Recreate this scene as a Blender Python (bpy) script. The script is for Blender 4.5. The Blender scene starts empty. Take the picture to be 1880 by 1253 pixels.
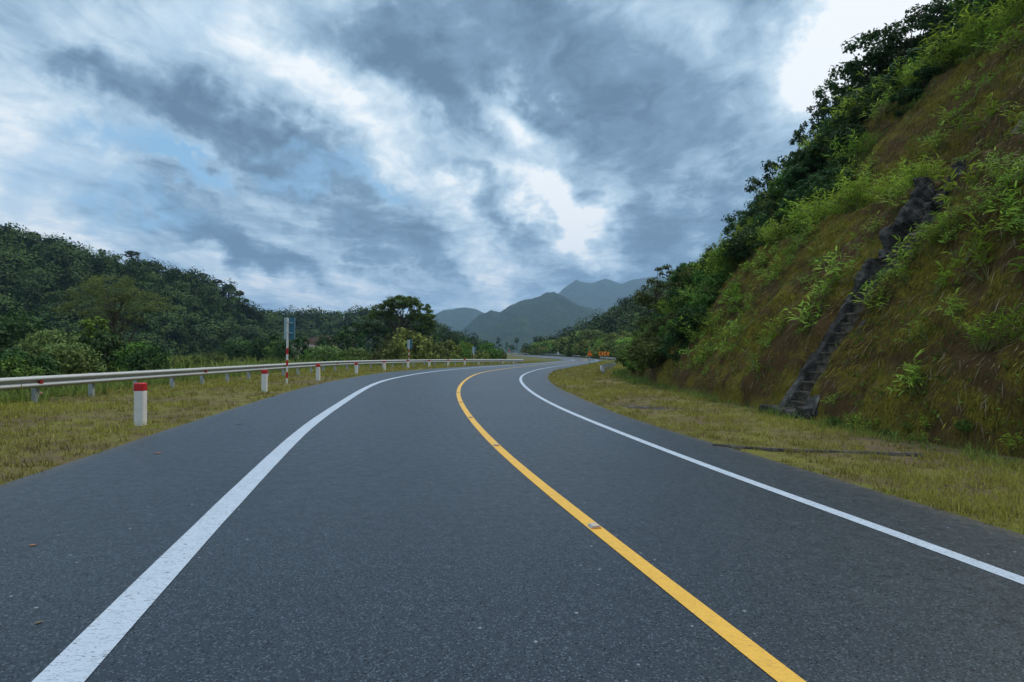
import bpy, math, random
import numpy as np
from mathutils import Vector, Matrix

SC = bpy.context.scene
COL = SC.collection
R = math.radians
random.seed(7)
RNG = np.random.default_rng(11)

# ------------------------------------------------------------------ camera
F, CX, HY, EYE = 1044.0, 940.0, 645.4, 1.6          # focal length and horizon in photo pixels, eye height
cam_d = bpy.data.cameras.new('camera'); cam = bpy.data.objects.new('camera', cam_d); COL.objects.link(cam)
cam_d.sensor_width = 36.0; cam_d.lens = 36.0 * F / 1880.0
cam_d.shift_y = (HY - 626.5) / 1880.0
cam_d.clip_start = 0.05; cam_d.clip_end = 20000
cam.location = (0, 0, EYE); cam.rotation_euler = (R(90), 0, 0)
SC.camera = cam
SC.render.resolution_x = 1024; SC.render.resolution_y = 682
SC.view_settings.view_transform = 'Standard'; SC.view_settings.look = 'None'
SC.view_settings.exposure = 0.0; SC.view_settings.gamma = 1.0
try:
    SC.view_settings.use_curve_mapping = False
except Exception:
    pass
SC.cycles.use_denoising = True
SC.cycles.max_bounces = 5; SC.cycles.diffuse_bounces = 2; SC.cycles.glossy_bounces = 2
SC.cycles.transmission_bounces = 4; SC.cycles.volume_bounces = 0; SC.cycles.transparent_max_bounces = 6
SC.cycles.sample_clamp_indirect = 4.0

# ------------------------------------------------------------------ node helper
class NT:
    def __init__(s, tree): s.t = tree; s.n = tree.nodes; s.l = tree.links
    def add(s, typ, **kw):
        n = s.n.new(typ)
        for k, v in kw.items(): setattr(n, k, v)
        return n
    def put(s, sock, v):
        if v is None: return
        if isinstance(v, bpy.types.NodeSocket): s.l.new(v, sock)
        else: sock.default_value = v
    def math(s, op, a, b=None, c=None, clamp=False):
        n = s.add('ShaderNodeMath', operation=op); n.use_clamp = clamp
        s.put(n.inputs[0], a)
        if b is not None: s.put(n.inputs[1], b)
        if c is not None: s.put(n.inputs[2], c)
        return n.outputs[0]
    def vmath(s, op, a, b=None, scale=None):
        n = s.add('ShaderNodeVectorMath', operation=op)
        s.put(n.inputs[0], a)
        if b is not None: s.put(n.inputs[1], b)
        if scale is not None: s.put(n.inputs['Scale'], scale)
        return n.outputs['Value'] if op in ('LENGTH', 'DOT_PRODUCT') else n.outputs[0]
    def noise(s, vec, scale, detail=4, rough=0.55, dist=0.0, color=False):
        n = s.add('ShaderNodeTexNoise'); s.put(n.inputs['Vector'], vec)
        s.put(n.inputs['Scale'], scale); s.put(n.inputs['Detail'], detail); s.put(n.inputs['Roughness'], rough)
        s.put(n.inputs['Distortion'], dist)
        return n.outputs['Color'] if color else n.outputs['Fac']
    def maprange(s, v, a, b, c=0.0, d=1.0, smooth=False):
        n = s.add('ShaderNodeMapRange'); n.interpolation_type = 'SMOOTHSTEP' if smooth else 'LINEAR'
        s.put(n.inputs[0], v)
        for i, x in enumerate((a, b, c, d)): s.put(n.inputs[i + 1], x)
        return n.outputs[0]
    def mix(s, f, a, b, blend='MIX'):
        n = s.add('ShaderNodeMix', data_type='RGBA', blend_type=blend)
        s.put(n.inputs[0], f); s.put(n.inputs[6], a); s.put(n.inputs[7], b)
        return n.outputs[2]
    def mapping(s, vec, loc=(0, 0, 0), rot=(0, 0, 0), scale=(1, 1, 1), typ='POINT'):
        n = s.add('ShaderNodeMapping', vector_type=typ); s.put(n.inputs[0], vec)
        n.inputs[1].default_value = loc; n.inputs[2].default_value = rot; n.inputs[3].default_value = scale
        return n.outputs[0]
    def ramp(s, f, stops):
        n = s.add('ShaderNodeValToRGB'); s.put(n.inputs[0], f)
        e = n.color_ramp.elements
        while len(e) < len(stops): e.new(0.5)
        for el, (p, c) in zip(e, stops): el.position = p; el.color = (*c, 1)
        return n.outputs[0]
    def comb(s, x, y, z):
        n = s.add('ShaderNodeCombineXYZ'); s.put(n.inputs[0], x); s.put(n.inputs[1], y); s.put(n.inputs[2], z)
        return n.outputs[0]
    def sep(s, v):
        n = s.add('ShaderNodeSeparateXYZ'); s.put(n.inputs[0], v); return n.outputs

def c4(c): return (c[0], c[1], c[2], 1.0)

# ------------------------------------------------------------------ world and sun
SUN_AZ, SUN_EL = 60.0, 56.0          # degrees to the right of the view, elevation
world = bpy.data.worlds.new('World'); SC.world = world; world.use_nodes = True
w = NT(world.node_tree); w.n.clear()
wout = w.add('ShaderNodeOutputWorld'); bg = w.add('ShaderNodeBackground'); w.l.new(bg.outputs[0], wout.inputs[0])
sky = w.add('ShaderNodeTexSky', sky_type='NISHITA'); sky.sun_disc = False
sky.sun_elevation = R(SUN_EL); sky.sun_rotation = R(SUN_AZ); sky.air_density = 1.0; sky.dust_density = 1.0
tc = w.add('ShaderNodeTexCoord'); D = tc.outputs['Generated']
dx, dy, dz = w.sep(D)
zc = w.math('ADD', w.math('MAXIMUM', dz, 0.0), 0.10)
P = w.comb(w.math('DIVIDE', dx, zc), w.math('DIVIDE', dy, zc), 0.0)          # the cloud deck seen from below
wn = w.noise(P, 0.9, 4, 0.6, color=True)
Pw = w.vmath('ADD', P, w.vmath('SCALE', w.vmath('SUBTRACT', wn, (0.5, 0.5, 0.5)), scale=0.75))
streak = w.noise(w.mapping(Pw, rot=(0, 0, R(14)), scale=(1.15, 0.42, 1)), 1.15, 9, 0.60)
puff = w.noise(w.mapping(Pw, rot=(0, 0, R(20)), scale=(1.0, 0.62, 1)), 2.6, 8, 0.62)
Loff = w.vmath('ADD', Pw, (0.055, -0.10, 0.0))
puff_b = w.noise(w.mapping(Loff, rot=(0, 0, R(20)), scale=(1.0, 0.62, 1)), 2.6, 8, 0.62)
streak_b = w.noise(w.mapping(w.vmath('ADD', Pw, (0.14, -0.22, 0.0)), rot=(0, 0, R(14)), scale=(1.15, 0.42, 1)), 1.15, 9, 0.60)
fine = w.noise(w.mapping(Pw, rot=(0, 0, R(10)), scale=(1.1, 0.75, 1)), 8.0, 6, 0.6)
# large cloud masses: soft ellipses on the sky (place given by bearing and slope), bent by noise
dyc = w.math('MAXIMUM', dy, 0.12)
q0 = w.comb(w.math('DIVIDE', dx, dyc), w.math('DIVIDE', dz, dyc), 0.0)
qn = w.noise(q0, 3.6, 5, 0.6, color=True); qn2 = w.noise(q0, 11.0, 4, 0.6, color=True)
q = w.vmath('ADD', q0, w.vmath('SCALE', w.vmath('SUBTRACT', qn, (0.5, 0.5, 0.5)), scale=0.36))
q = w.vmath('ADD', q, w.vmath('SCALE', w.vmath('SUBTRACT', qn2, (0.5, 0.5, 0.5)), scale=0.10))
CLOUDS = [  # x, y, half-axis, half-axis, tilt down to the right, brightness
    (1655, 10, 260, 150, -35, 1.6), (1590, 110, 110, 70, -40, 0.35),
    (965, 220, 150, 60, 38, 0.55), (1045, 392, 150, 60, 28, 0.74), (955, 300, 200, 70, 55, 0.25),
    (770, 340, 330, 55, 42, 0.32), (480, 120, 300, 75, 42, 0.28), (215, 20, 170, 80, 10, 0.25),
    (30, 370, 210, 170, 20, 0.42), (560, 530, 270, 50, 14, 0.40), (885, 510, 90, 55, 55, 0.50),
    (690, 500, 180, 40, 30, 0.25), (700, 185, 180, 60, 45, 0.22), (1440, 190, 160, 230, 0, 0.16),
    (10, 200, 120, 120, 0, 0.25), (1290, 350, 160, 45, 5, 0.12),
    (1010, 100, 440, 160, 10, -0.36), (1190, 270, 250, 150, 10, -0.28), (640, 70, 190, 95, 35, -0.34),
    (300, 185, 280, 70, 30, -0.36), (500, 295, 220, 60, 25, -0.36), (450, 440, 260, 46, 17, -0.50),
    (725, 450, 200, 42, 32, -0.26), (1200, 450, 230, 75, 0, -0.36), (1150, 520, 300, 46, 0, -0.26),
    (830, 175, 200, 65, 48, -0.26), (880, 375, 120, 34, 40, -0.22), (130, 120, 150, 50, 25, -0.22),
]
acc = None
for (px, py, a, b, tilt, amp) in CLOUDS:
    m = w.mapping(q, loc=((px - CX) / F, (HY - py) / F, 0), rot=(0, 0, -R(tilt)), scale=(a / F, b / F, 1), typ='TEXTURE')
    v = w.maprange(w.vmath('LENGTH', m), 0.0, 1.25, amp, 0.0, smooth=True)
    acc = v if acc is None else w.math('ADD', acc, v)
front = w.maprange(dy, 0.12, 0.40, 0, 1, smooth=True)
acc = w.math('MULTIPLY', acc, front)
B = w.math('MULTIPLY_ADD', w.math('SUBTRACT', streak, 0.5), 1.15, 0.47)
B = w.math('MULTIPLY_ADD', w.math('SUBTRACT', puff, puff_b), 0.70, B)
B = w.math('MULTIPLY_ADD', w.math('SUBTRACT', streak, streak_b), 0.40, B)
B = w.math('MULTIPLY_ADD', w.math('SUBTRACT', puff, 0.5), 0.55, B)
B = w.math('MULTIPLY_ADD', w.math('SUBTRACT', fine, 0.5), 0.30, B)
B = w.math('MULTIPLY_ADD', acc, 1.0, B)
B = w.math('MULTIPLY_ADD', B, 1.02, -0.01)
cloud = w.ramp(B, [(0.0, (0.125, 0.210, 0.310)), (0.26, (0.205, 0.330, 0.465)), (0.52, (0.42, 0.585, 0.735)),
                   (0.80, (0.72, 0.86, 0.96)), (1.0, (1.02, 1.06, 1.08))])
# thin places where the blue shows, mostly low on the left
GAPS = [(270, 290, 150, 34, 14, 1.0), (240, 380, 170, 36, 10, 0.9), (570, 330, 130, 26, 14, 0.75), (715, 377, 70, 20, 8, 0.9), (350, 320, 80, 22, 15, 0.8), (60, 300, 120, 60, 20, 0.5), (340, 30, 80, 60, 40, 0.25)]
gacc = None
for (px, py, a, b, tilt, amp) in GAPS:
    m = w.mapping(q, loc=((px - CX) / F, (HY - py) / F, 0), rot=(0, 0, -R(tilt)), scale=(a / F, b / F, 1), typ='TEXTURE')
    v = w.maprange(w.vmath('LENGTH', m), 0.2, 1.3, amp, 0.0, smooth=True)
    gacc = v if gacc is None else w.math('ADD', gacc, v)
gap = w.math('MULTIPLY', w.math('MULTIPLY', gacc, front), w.maprange(puff, 0.36, 0.54, 0.25, 1.0), clamp=True)
skyc = w.vmath('SCALE', sky.outputs[0], scale=0.11)
skyc = w.mix(0.6, skyc, (0.34, 0.68, 1.0, 1))
col = w.mix(gap, cloud, skyc)
col = w.mix(w.maprange(dz, 0.53, 0.80, 0.0, 0.8, smooth=True), col, (0.56, 0.61, 0.66, 1))
up = w.maprange(dz, 0.55, 0.85, 1.0, 2.2, smooth=True)          # an overcast sky is brighter overhead
back = w.maprange(dy, -0.6, 0.05, 1.25, 1.0, smooth=True)
col = w.vmath('SCALE', col, scale=w.math('MULTIPLY', up, back))
w.l.new(col, bg.inputs[0]); bg.inputs[1].default_value = 1.0
world.cycles.sampling_method = 'MANUAL'; world.cycles.sample_map_resolution = 512

sun_d = bpy.data.lights.new('sun', 'SUN'); sun = bpy.data.objects.new('sun', sun_d); COL.objects.link(sun)
sun_d.energy = 2.2; sun_d.angle = R(12); sun_d.color = (1.0, 0.955, 0.88)
sd = Vector((math.sin(R(SUN_AZ)) * math.cos(R(SUN_EL)), math.cos(R(SUN_AZ)) * math.cos(R(SUN_EL)), math.sin(R(SUN_EL))))
sun.rotation_euler = sd.to_track_quat('Z', 'Y').to_euler(); sun.location = (40, 60, 80)

# ------------------------------------------------------------------ numpy helpers
def _h(ix, iy, seed):
    n = (ix.astype(np.int64) * 374761393 + iy.astype(np.int64) * 668265263 + seed * 974634777) & 0xffffffff
    n = ((n ^ (n >> 13)) * 1274126177) & 0xffffffff
    return ((n ^ (n >> 16)) & 0xffff) / 65535.0
def vnoise(x, y, seed=0):
    x = np.asarray(x, float); y = np.asarray(y, float)
    ix = np.floor(x); iy = np.floor(y); fx = x - ix; fy = y - iy
    fx = fx * fx * (3 - 2 * fx); fy = fy * fy * (3 - 2 * fy)
    a = _h(ix, iy, seed); b = _h(ix + 1, iy, seed); c = _h(ix, iy + 1, seed); d = _h(ix + 1, iy + 1, seed)
    return (a * (1 - fx) + b * fx) * (1 - fy) + (c * (1 - fx) + d * fx) * fy
def fbm(x, y, octs=4, seed=0, gain=0.5):
    s = 0; a = 1; t = 0
    for i in range(octs):
        s = s + a * (vnoise(x * 2 ** i + 13.7 * i, y * 2 ** i - 7.1 * i, seed + i) - 0.5); t += a; a *= gain
    return s / t * 2
def sstep(x, a, b):
    t = np.clip((np.asarray(x, float) - a) / (b - a), 0, 1); return t * t * (3 - 2 * t)

def link(o, parent=None):
    COL.objects.link(o)
    if parent is not None: o.parent = parent
    return o
def np_mesh(name, V, Fc, mat, parent=None, smooth=False, uv=None, tint=None, tintname='tint'):
    """V (n,3), Fc (m,k): one mesh object"""
    V = np.ascontiguousarray(V, np.float32); Fc = np.ascontiguousarray(Fc, np.int32)
    me = bpy.data.meshes.new(name); m, k = Fc.shape
    me.vertices.add(len(V)); me.vertices.foreach_set('co', V.ravel())
    me.loops.add(m * k); me.loops.foreach_set('vertex_index', Fc.ravel())
    me.polygons.add(m); me.polygons.foreach_set('loop_start', np.arange(0, m * k, k, dtype=np.int32))
    me.polygons.foreach_set('loop_total', np.full(m, k, np.int32))
    if smooth: me.polygons.foreach_set('use_smooth', np.ones(m, bool))
    me.update(calc_edges=True)
    if uv is not None:
        l = me.uv_layers.new(name='UVMap'); l.data.foreach_set('uv', np.asarray(uv, np.float32)[Fc.ravel()].ravel())
    if tint is not None:
        at = me.attributes.new(tintname, 'FLOAT', 'POINT'); at.data.foreach_set('value', np.ascontiguousarray(tint, np.float32))
    me.materials.append(mat)
    return link(bpy.data.objects.new(name, me), parent)
def grid_faces(nr, nc):
    i = np.arange(nr - 1)[:, None] * nc + np.arange(nc - 1)[None, :]
    return np.stack([i, i + 1, i + nc + 1, i + nc], -1).reshape(-1, 4)

class MB:
    """collects hard-surface pieces into one mesh"""
    def __init__(s): s.v = []; s.f = []
    def raw(s, v, f):
        b = len(s.v); s.v += [tuple(p) for p in v]; s.f += [tuple(b + i for i in q) for q in f]
    def box(s, c, size, rot=0.0, bevel=0.0):
        x, y, z = size[0] / 2, size[1] / 2, size[2] / 2; b = min(bevel, x * .9, y * .9, z * .9)
        if b <= 0:
            pts = [(-x, -y, -z), (x, -y, -z), (x, y, -z), (-x, y, -z), (-x, -y, z), (x, -y, z), (x, y, z), (-x, y, z)]
            fs = [(0, 3, 2, 1), (4, 5, 6, 7), (0, 1, 5, 4), (1, 2, 6, 5), (2, 3, 7, 6), (3, 0, 4, 7)]
        else:
            ring = lambda X, Y, Z, bb: [(-X + bb, -Y, Z), (X - bb, -Y, Z), (X, -Y + bb, Z), (X, Y - bb, Z), (X - bb, Y, Z), (-X + bb, Y, Z), (-X, Y - bb, Z), (-X, -Y + bb, Z)]
            pts = ring(x - b, y - b, -z, b * .5) + ring(x, y, -z + b, b) + ring(x, y, z - b, b) + ring(x - b, y - b, z, b * .5)
            fs = [tuple(reversed(range(8))), tuple(range(24, 32))]
            for r in range(3):
                for i in range(8): fs.append((r * 8 + i, r * 8 + (i + 1) % 8, (r + 1) * 8 + (i + 1) % 8, (r + 1) * 8 + i))
        cr, sr = math.cos(rot), math.sin(rot)
        s.raw([(c[0] + p[0] * cr - p[1] * sr, c[1] + p[0] * sr + p[1] * cr, c[2] + p[2]) for p in pts], fs)
    def tube(s, pts, rad, n=8, caps=True):
        pts = [Vector(p) for p in pts]; rings = []
        for i, p in enumerate(pts):
            d = (pts[min(i + 1, len(pts) - 1)] - pts[max(i - 1, 0)]).normalized()
            a = Vector((1, 0, 0)) if abs(d.x) < 0.8 else Vector((0, 1, 0))
            u = d.cross(a).normalized(); v = d.cross(u); r = rad[i] if hasattr(rad, '__len__') else rad
            rings.append([p + (u * math.cos(2 * math.pi * k / n) + v * math.sin(2 * math.pi * k / n)) * r for k in range(n)])
        fs = []
        for i in range(len(pts) - 1):
            for k in range(n): fs.append((i * n + k, i * n + (k + 1) % n, (i + 1) * n + (k + 1) % n, (i + 1) * n + k))
        if caps: fs += [tuple(reversed(range(n))), tuple(range((len(pts) - 1) * n, len(pts) * n))]
        s.raw([p for r in rings for p in r], fs)
    def prism(s, poly, y0, y1, M=None):
        """polygon in x,z extruded along y; M maps the result"""
        n = len(poly); v = [Vector((p[0], y0, p[1])) for p in poly] + [Vector((p[0], y1, p[1])) for p in poly]
        if M is not None: v = [M @ p for p in v]
        s.raw(v, [tuple(range(n)), tuple(reversed(range(n, 2 * n)))] + [(i, i + n, (i + 1) % n + n, (i + 1) % n) for i in range(n)])
    def build(s, name, mat, parent=None, smooth=False):
        me = bpy.data.meshes.new(name); me.from_pydata(s.v, [], s.f); me.update()
        import bmesh
        bm = bmesh.new(); bm.from_mesh(me); bmesh.ops.recalc_face_normals(bm, faces=bm.faces); bm.to_mesh(me); bm.free()
        if smooth:
            for p in me.polygons: p.use_smooth = True
        me.materials.append(mat)
        return link(bpy.data.objects.new(name, me), parent)

def tag(o, label, cat, group=None, kind=None):
    if label: o['label'] = label
    if cat: o['category'] = cat
    if group: o['group'] = group
    if kind: o['kind'] = kind
    return o
def thing(name, loc, label, cat, group=None, rot=0.0, scale=1.0):
    o = bpy.data.objects.new(name, None); link(o); o.location = loc; o.rotation_euler = (0, 0, rot)
    o.scale = (scale,) * 3 if not hasattr(scale, '__len__') else scale
    o.empty_display_size = 0.3
    return tag(o, label, cat, group)
def dup(root, loc, rot=0.0, scale=1.0, label=None, group=None, tilt=None):
    r = root.copy(); COL.objects.link(r); r.location = loc
    r.rotation_euler = (tilt[0], tilt[1], rot) if tilt else (0, 0, rot)
    r.scale = (scale,) * 3 if not hasattr(scale, '__len__') else scale
    if label: r['label'] = label
    if group: r['group'] = group
    elif 'group' in r: del r['group']
    for ch in list(root.children):
        c = ch.copy(); COL.objects.link(c); c.parent = r
        for g in list(ch.children):
            d = g.copy(); COL.objects.link(d); d.parent = c
    return r

# ------------------------------------------------------------------ layout of the ground
BANK = 0.02
def bank_z(x): return -BANK * np.clip(x, -14, 14)
def hit(px, py):
    """photo pixel -> point of the road plane"""
    u, v = (px - CX) / F, (py - HY) / F
    y = EYE / max(v - BANK * u, 1e-4)
    if abs(u * y) > 14: y = (EYE + BANK * math.copysign(14, u)) / v
    return (u * y, y)
def at(px, depth): return (px - CX) / F * depth
def zat(py, depth): return EYE - (py - HY) / F * depth
def spline(pts, step=0.5, smooth=2.0, back=40.0):
    pts = np.array(pts, float)
    d0 = pts[0] - pts[1]; d0 /= np.hypot(*d0); pts = np.vstack([pts[0] + d0 * back, pts[0] + d0 * back * .5, pts])
    e0 = pts[-1] - pts[-2]; pts = np.vstack([pts[:1] * 2 - pts[1:2], pts, pts[-1:] + e0])
    out = []
    for i in range(1, len(pts) - 2):
        p0, p1, p2, p3 = pts[i - 1:i + 3]; t01, t12, t23 = [max(np.hypot(*(b - a)), 1e-3) ** .5 for a, b in ((p0, p1), (p1, p2), (p2, p3))]
        m1 = (p2 - p1) + t12 * ((p1 - p0) / t01 - (p2 - p0) / (t01 + t12)); m2 = (p2 - p1) + t12 * ((p3 - p2) / t23 - (p3 - p1) / (t12 + t23))
        for t in np.linspace(0, 1, 24, endpoint=False):
            out.append((2 * t ** 3 - 3 * t * t + 1) * p1 + (t ** 3 - 2 * t * t + t) * m1 + (-2 * t ** 3 + 3 * t * t) * p2 + (t ** 3 - t * t) * m2)
    out.append(pts[-2]); out = np.array(out)
    s = np.concatenate([[0], np.cumsum(np.hypot(*np.diff(out, axis=0).T))])
    g = np.arange(0, s[-1], step); o = np.stack([np.interp(g, s, out[:, k]) for k in (0, 1)], 1)
    n = int(3 * smooth / step); k = np.exp(-.5 * (np.arange(-n, n + 1) * step / smooth) ** 2); k /= k.sum()
    pad = np.vstack([2 * o[0] - o[n:0:-1], o, 2 * o[-1] - o[-2:-n - 2:-1]])
    return np.stack([np.convolve(pad[:, j], k, 'valid') for j in (0, 1)], 1)
LINE_L = spline([hit(*p) for p in [(105, 1253), (212, 1139), (321, 1023), (424, 920), (505, 838.7), (557, 787.7), (620, 745), (671, 713), (708.5, 698), (794, 682.8), (869, 675.7), (939, 670.9), (1003, 666.6), (1040, 663.6), (1054, 661.9), (1048, 660.2), (1020, 658), (980, 655.4), (929, 651.6)]])
LINE_C = spline([hit(*p) for p in [(1459, 1253), (1297, 1125), (1200.6, 1057.7), (1079.5, 960.6), (1007, 904), (911, 821.5), (862.4, 766.6), (845, 738.7), (840.7, 720.2), (850, 702), (878.7, 685.8), (916, 679), (961, 673.4), (1025, 667.6), (1062, 664.2), (1076, 662), (1070, 659.4), (1040, 656.8), (980, 654), (929, 651.3)]])
LINE_R = spline([hit(*p) for p in [(1880, 1060), (1759, 1013.5), (1551, 946.5), (1407.7, 900), (1280, 850), (1046, 758), (992.8, 731.5), (967, 713.4), (955.5, 698.5), (960, 689), (980, 681), (1003, 676), (1035, 670.9), (1082, 665.3), (1097, 662.4), (1092, 660.2), (1071, 658.1), (1040, 655.9), (980, 653), (929, 651)]])
EDGE_L = spline([hit(*p) for p in [(0, 892.5), (152, 843.6), (255, 804), (320, 784), (400, 760), (506, 726), (587, 704.7), (655, 692), (704, 684.5), (800, 677.3), (897, 671.4), (982, 666.6), (1020, 663.6), (1034, 661.7), (1028, 660), (1009, 658.3), (980, 656), (929, 651.9)]])
EDGE_R = spline([hit(*p) for p in [(1880, 980), (1733, 935), (1529, 879.5), (1360, 825), (1280, 807.7), (1129, 758), (1052, 725), (1020, 710), (1006.6, 692), (1020, 681), (1056, 674), (1082, 668.7), (1104, 663.5), (1101, 660.6), (1080, 657.9), (1054, 655.8), (1023, 654.2), (980, 652.4), (929, 650.7)]])

def sdist(pts, line):
    """distance to a polyline; positive on its right"""
    pts = np.asarray(pts, float); out = np.empty(len(pts)); L = line[::2]; T = np.gradient(L, axis=0)
    for i in range(0, len(pts), 4000):
        d = pts[i:i + 4000, None, :] - L[None]; q = (d ** 2).sum(-1); j = q.argmin(1); ii = np.arange(len(j))
        cr = T[j, 0] * d[ii, j, 1] - T[j, 1] * d[ii, j, 0]
        out[i:i + 4000] = np.sqrt(q[ii, j]) * np.where(cr > 0, -1, 1)
    return out
def ground_z(x, y):
    x = np.atleast_1d(np.asarray(x, float)); y = np.atleast_1d(np.asarray(y, float))
    z = bank_z(x); p = np.stack([x, y], 1); near = (np.abs(x) < 60) & (y < 330) & (y > -60)
    dl = np.full(len(x), 99.0)
    if near.any(): dl[near] = -sdist(p[near], EDGE_L)
    inside = (dl > 0)
    f = sstep(dl, 5.6, 12) * inside
    zz = z * (1 - f) + (-0.95 + 0.35 * fbm(x * .07, y * .07, 3, 5)) * f
    far = sstep(np.hypot(x, y), 330, 900)
    return zz * (1 - far) + (-6) * far

# ------------------------------------------------------------------ materials
def new_mat(name):
    m = bpy.data.materials.new(name); m.use_nodes = True; t = NT(m.node_tree); t.n.clear()
    out = t.add('ShaderNodeOutputMaterial'); return m, t, out
def principled(t, out, color, rough=0.6, spec=0.4, metal=0.0, normal=None):
    b = t.add('ShaderNodeBsdfPrincipled'); t.put(b.inputs['Base Color'], color if isinstance(color, bpy.types.NodeSocket) else c4(color))
    t.put(b.inputs['Roughness'], rough); t.put(b.inputs['Specular IOR Level'], spec); t.put(b.inputs['Metallic'], metal)
    if normal is not None: t.l.new(normal, b.inputs['Normal'])
    t.l.new(b.outputs[0], out.inputs[0]); return b
def bump(t, h, strength=0.3, dist=0.02):
    n = t.add('ShaderNodeBump'); t.put(n.inputs['Height'], h); n.inputs['Strength'].default_value = strength; n.inputs['Distance'].default_value = dist
    return n.outputs[0]
def objco(t): return t.add('ShaderNodeTexCoord').outputs['Object']

def leaf_mat(name, dark, light, var=0.35, trans=0.22, rough=0.7, spec=0.12, isl=0.35):
    m, t, out = new_mat(name)
    a = t.add('ShaderNodeAttribute'); a.attribute_name = 'tint'
    g = t.add('ShaderNodeNewGeometry'); oi = t.add('ShaderNodeObjectInfo')
    f = t.math('ADD', t.math('MULTIPLY', a.outputs['Fac'], 0.75), t.math('MULTIPLY', g.outputs['Random Per Island'], isl), clamp=True)
    col = t.mix(f, c4(dark), c4(light))
    hs = t.add('ShaderNodeHueSaturation'); t.put(hs.inputs['Color'], col)
    t.put(hs.inputs['Hue'], t.maprange(oi.outputs['Random'], 0, 1, 0.485, 0.515)); t.put(hs.inputs['Value'], t.maprange(oi.outputs['Random'], 0, 1, 1 - var, 1 + var))
    b = t.add('ShaderNodeBsdfPrincipled'); t.l.new(hs.outputs[0], b.inputs['Base Color']); b.inputs['Roughness'].default_value = rough; b.inputs['Specular IOR Level'].default_value = spec
    tr = t.add('ShaderNodeBsdfTranslucent'); t.l.new(hs.outputs[0], tr.inputs[0])
    mx = t.add('ShaderNodeMixShader'); mx.inputs[0].default_value = trans
    t.l.new(b.outputs[0], mx.inputs[1]); t.l.new(tr.outputs[0], mx.inputs[2]); t.l.new(mx.outputs[0], out.inputs[0])
    return m
M = {}
M['forest'] = leaf_mat('forest leaves', (0.007, 0.018, 0.004), (0.078, 0.118, 0.026), 0.1, 0.10, isl=0.12)
M['forest_brown'] = leaf_mat('dry forest leaves', (0.018, 0.024, 0.010), (0.070, 0.072, 0.032), 0.25, 0.15)
M['vine'] = leaf_mat('vine leaves', (0.010, 0.032, 0.008), (0.075, 0.140, 0.030), 0.1, 0.12, isl=0.15)
M['dark_leaf'] = leaf_mat('dark leaves', (0.014, 0.036, 0.012), (0.055, 0.110, 0.030), 0.25)
M['mid_leaf'] = leaf_mat('mid green leaves', (0.026, 0.068, 0.012), (0.130, 0.235, 0.042), 0.25)
M['olive_leaf'] = leaf_mat('olive leaves', (0.034, 0.050, 0.014), (0.110, 0.135, 0.034), 0.2)
M['yellow_leaf'] = leaf_mat('yellow green leaves', (0.050, 0.074, 0.016), (0.220, 0.250, 0.060), 0.2)
M['lime_leaf'] = leaf_mat('lime leaves', (0.070, 0.130, 0.020), (0.200, 0.330, 0.050), 0.2)
M['pale_leaf'] = leaf_mat('pale green leaves', (0.030, 0.064, 0.016), (0.180, 0.245, 0.075), 0.2)
M['umbrella_leaf'] = leaf_mat('umbrella tree leaves', (0.022, 0.048, 0.010), (0.120, 0.175, 0.032), 0.1)
M['feather_leaf'] = leaf_mat('feathery leaves', (0.042, 0.066, 0.018), (0.170, 0.205, 0.060), 0.1)
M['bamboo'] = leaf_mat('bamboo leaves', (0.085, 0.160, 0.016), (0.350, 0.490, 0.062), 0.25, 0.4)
M['bamboo_dull'] = leaf_mat('dull bamboo leaves', (0.050, 0.105, 0.014), (0.230, 0.350, 0.050), 0.3, 0.38)  # duller green leaves, mixed in among the bright clumps
M['grass'] = leaf_mat('grass blades', (0.095, 0.066, 0.030), (0.330, 0.325, 0.062), 0.0, 0.3, 0.6)
M['tallgrass'] = leaf_mat('tall grass blades', (0.070, 0.110, 0.025), (0.200, 0.260, 0.055), 0.0, 0.3, 0.6)
M['weed'] = leaf_mat('small weeds', (0.035, 0.065, 0.012), (0.170, 0.250, 0.040), 0.0, 0.3, 0.6)
M['straw'] = leaf_mat('dead stems', (0.10, 0.075, 0.045), (0.36, 0.29, 0.19), 0.0, 0.15, 0.7)

def bark_mat(name, c1, c2):
    m, t, out = new_mat(name); o = objco(t)
    n = t.noise(t.mapping(o, scale=(6, 6, 1.2)), 3, 5, 0.6)
    principled(t, out, t.mix(n, c4(c1), c4(c2)), 0.85, 0.2, normal=bump(t, n, 0.5, 0.03)); return m
M['bark'] = bark_mat('bark', (0.035, 0.026, 0.018), (0.10, 0.080, 0.060))
M['culm'] = bark_mat('bamboo culm', (0.07, 0.09, 0.025), (0.18, 0.17, 0.06))

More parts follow.
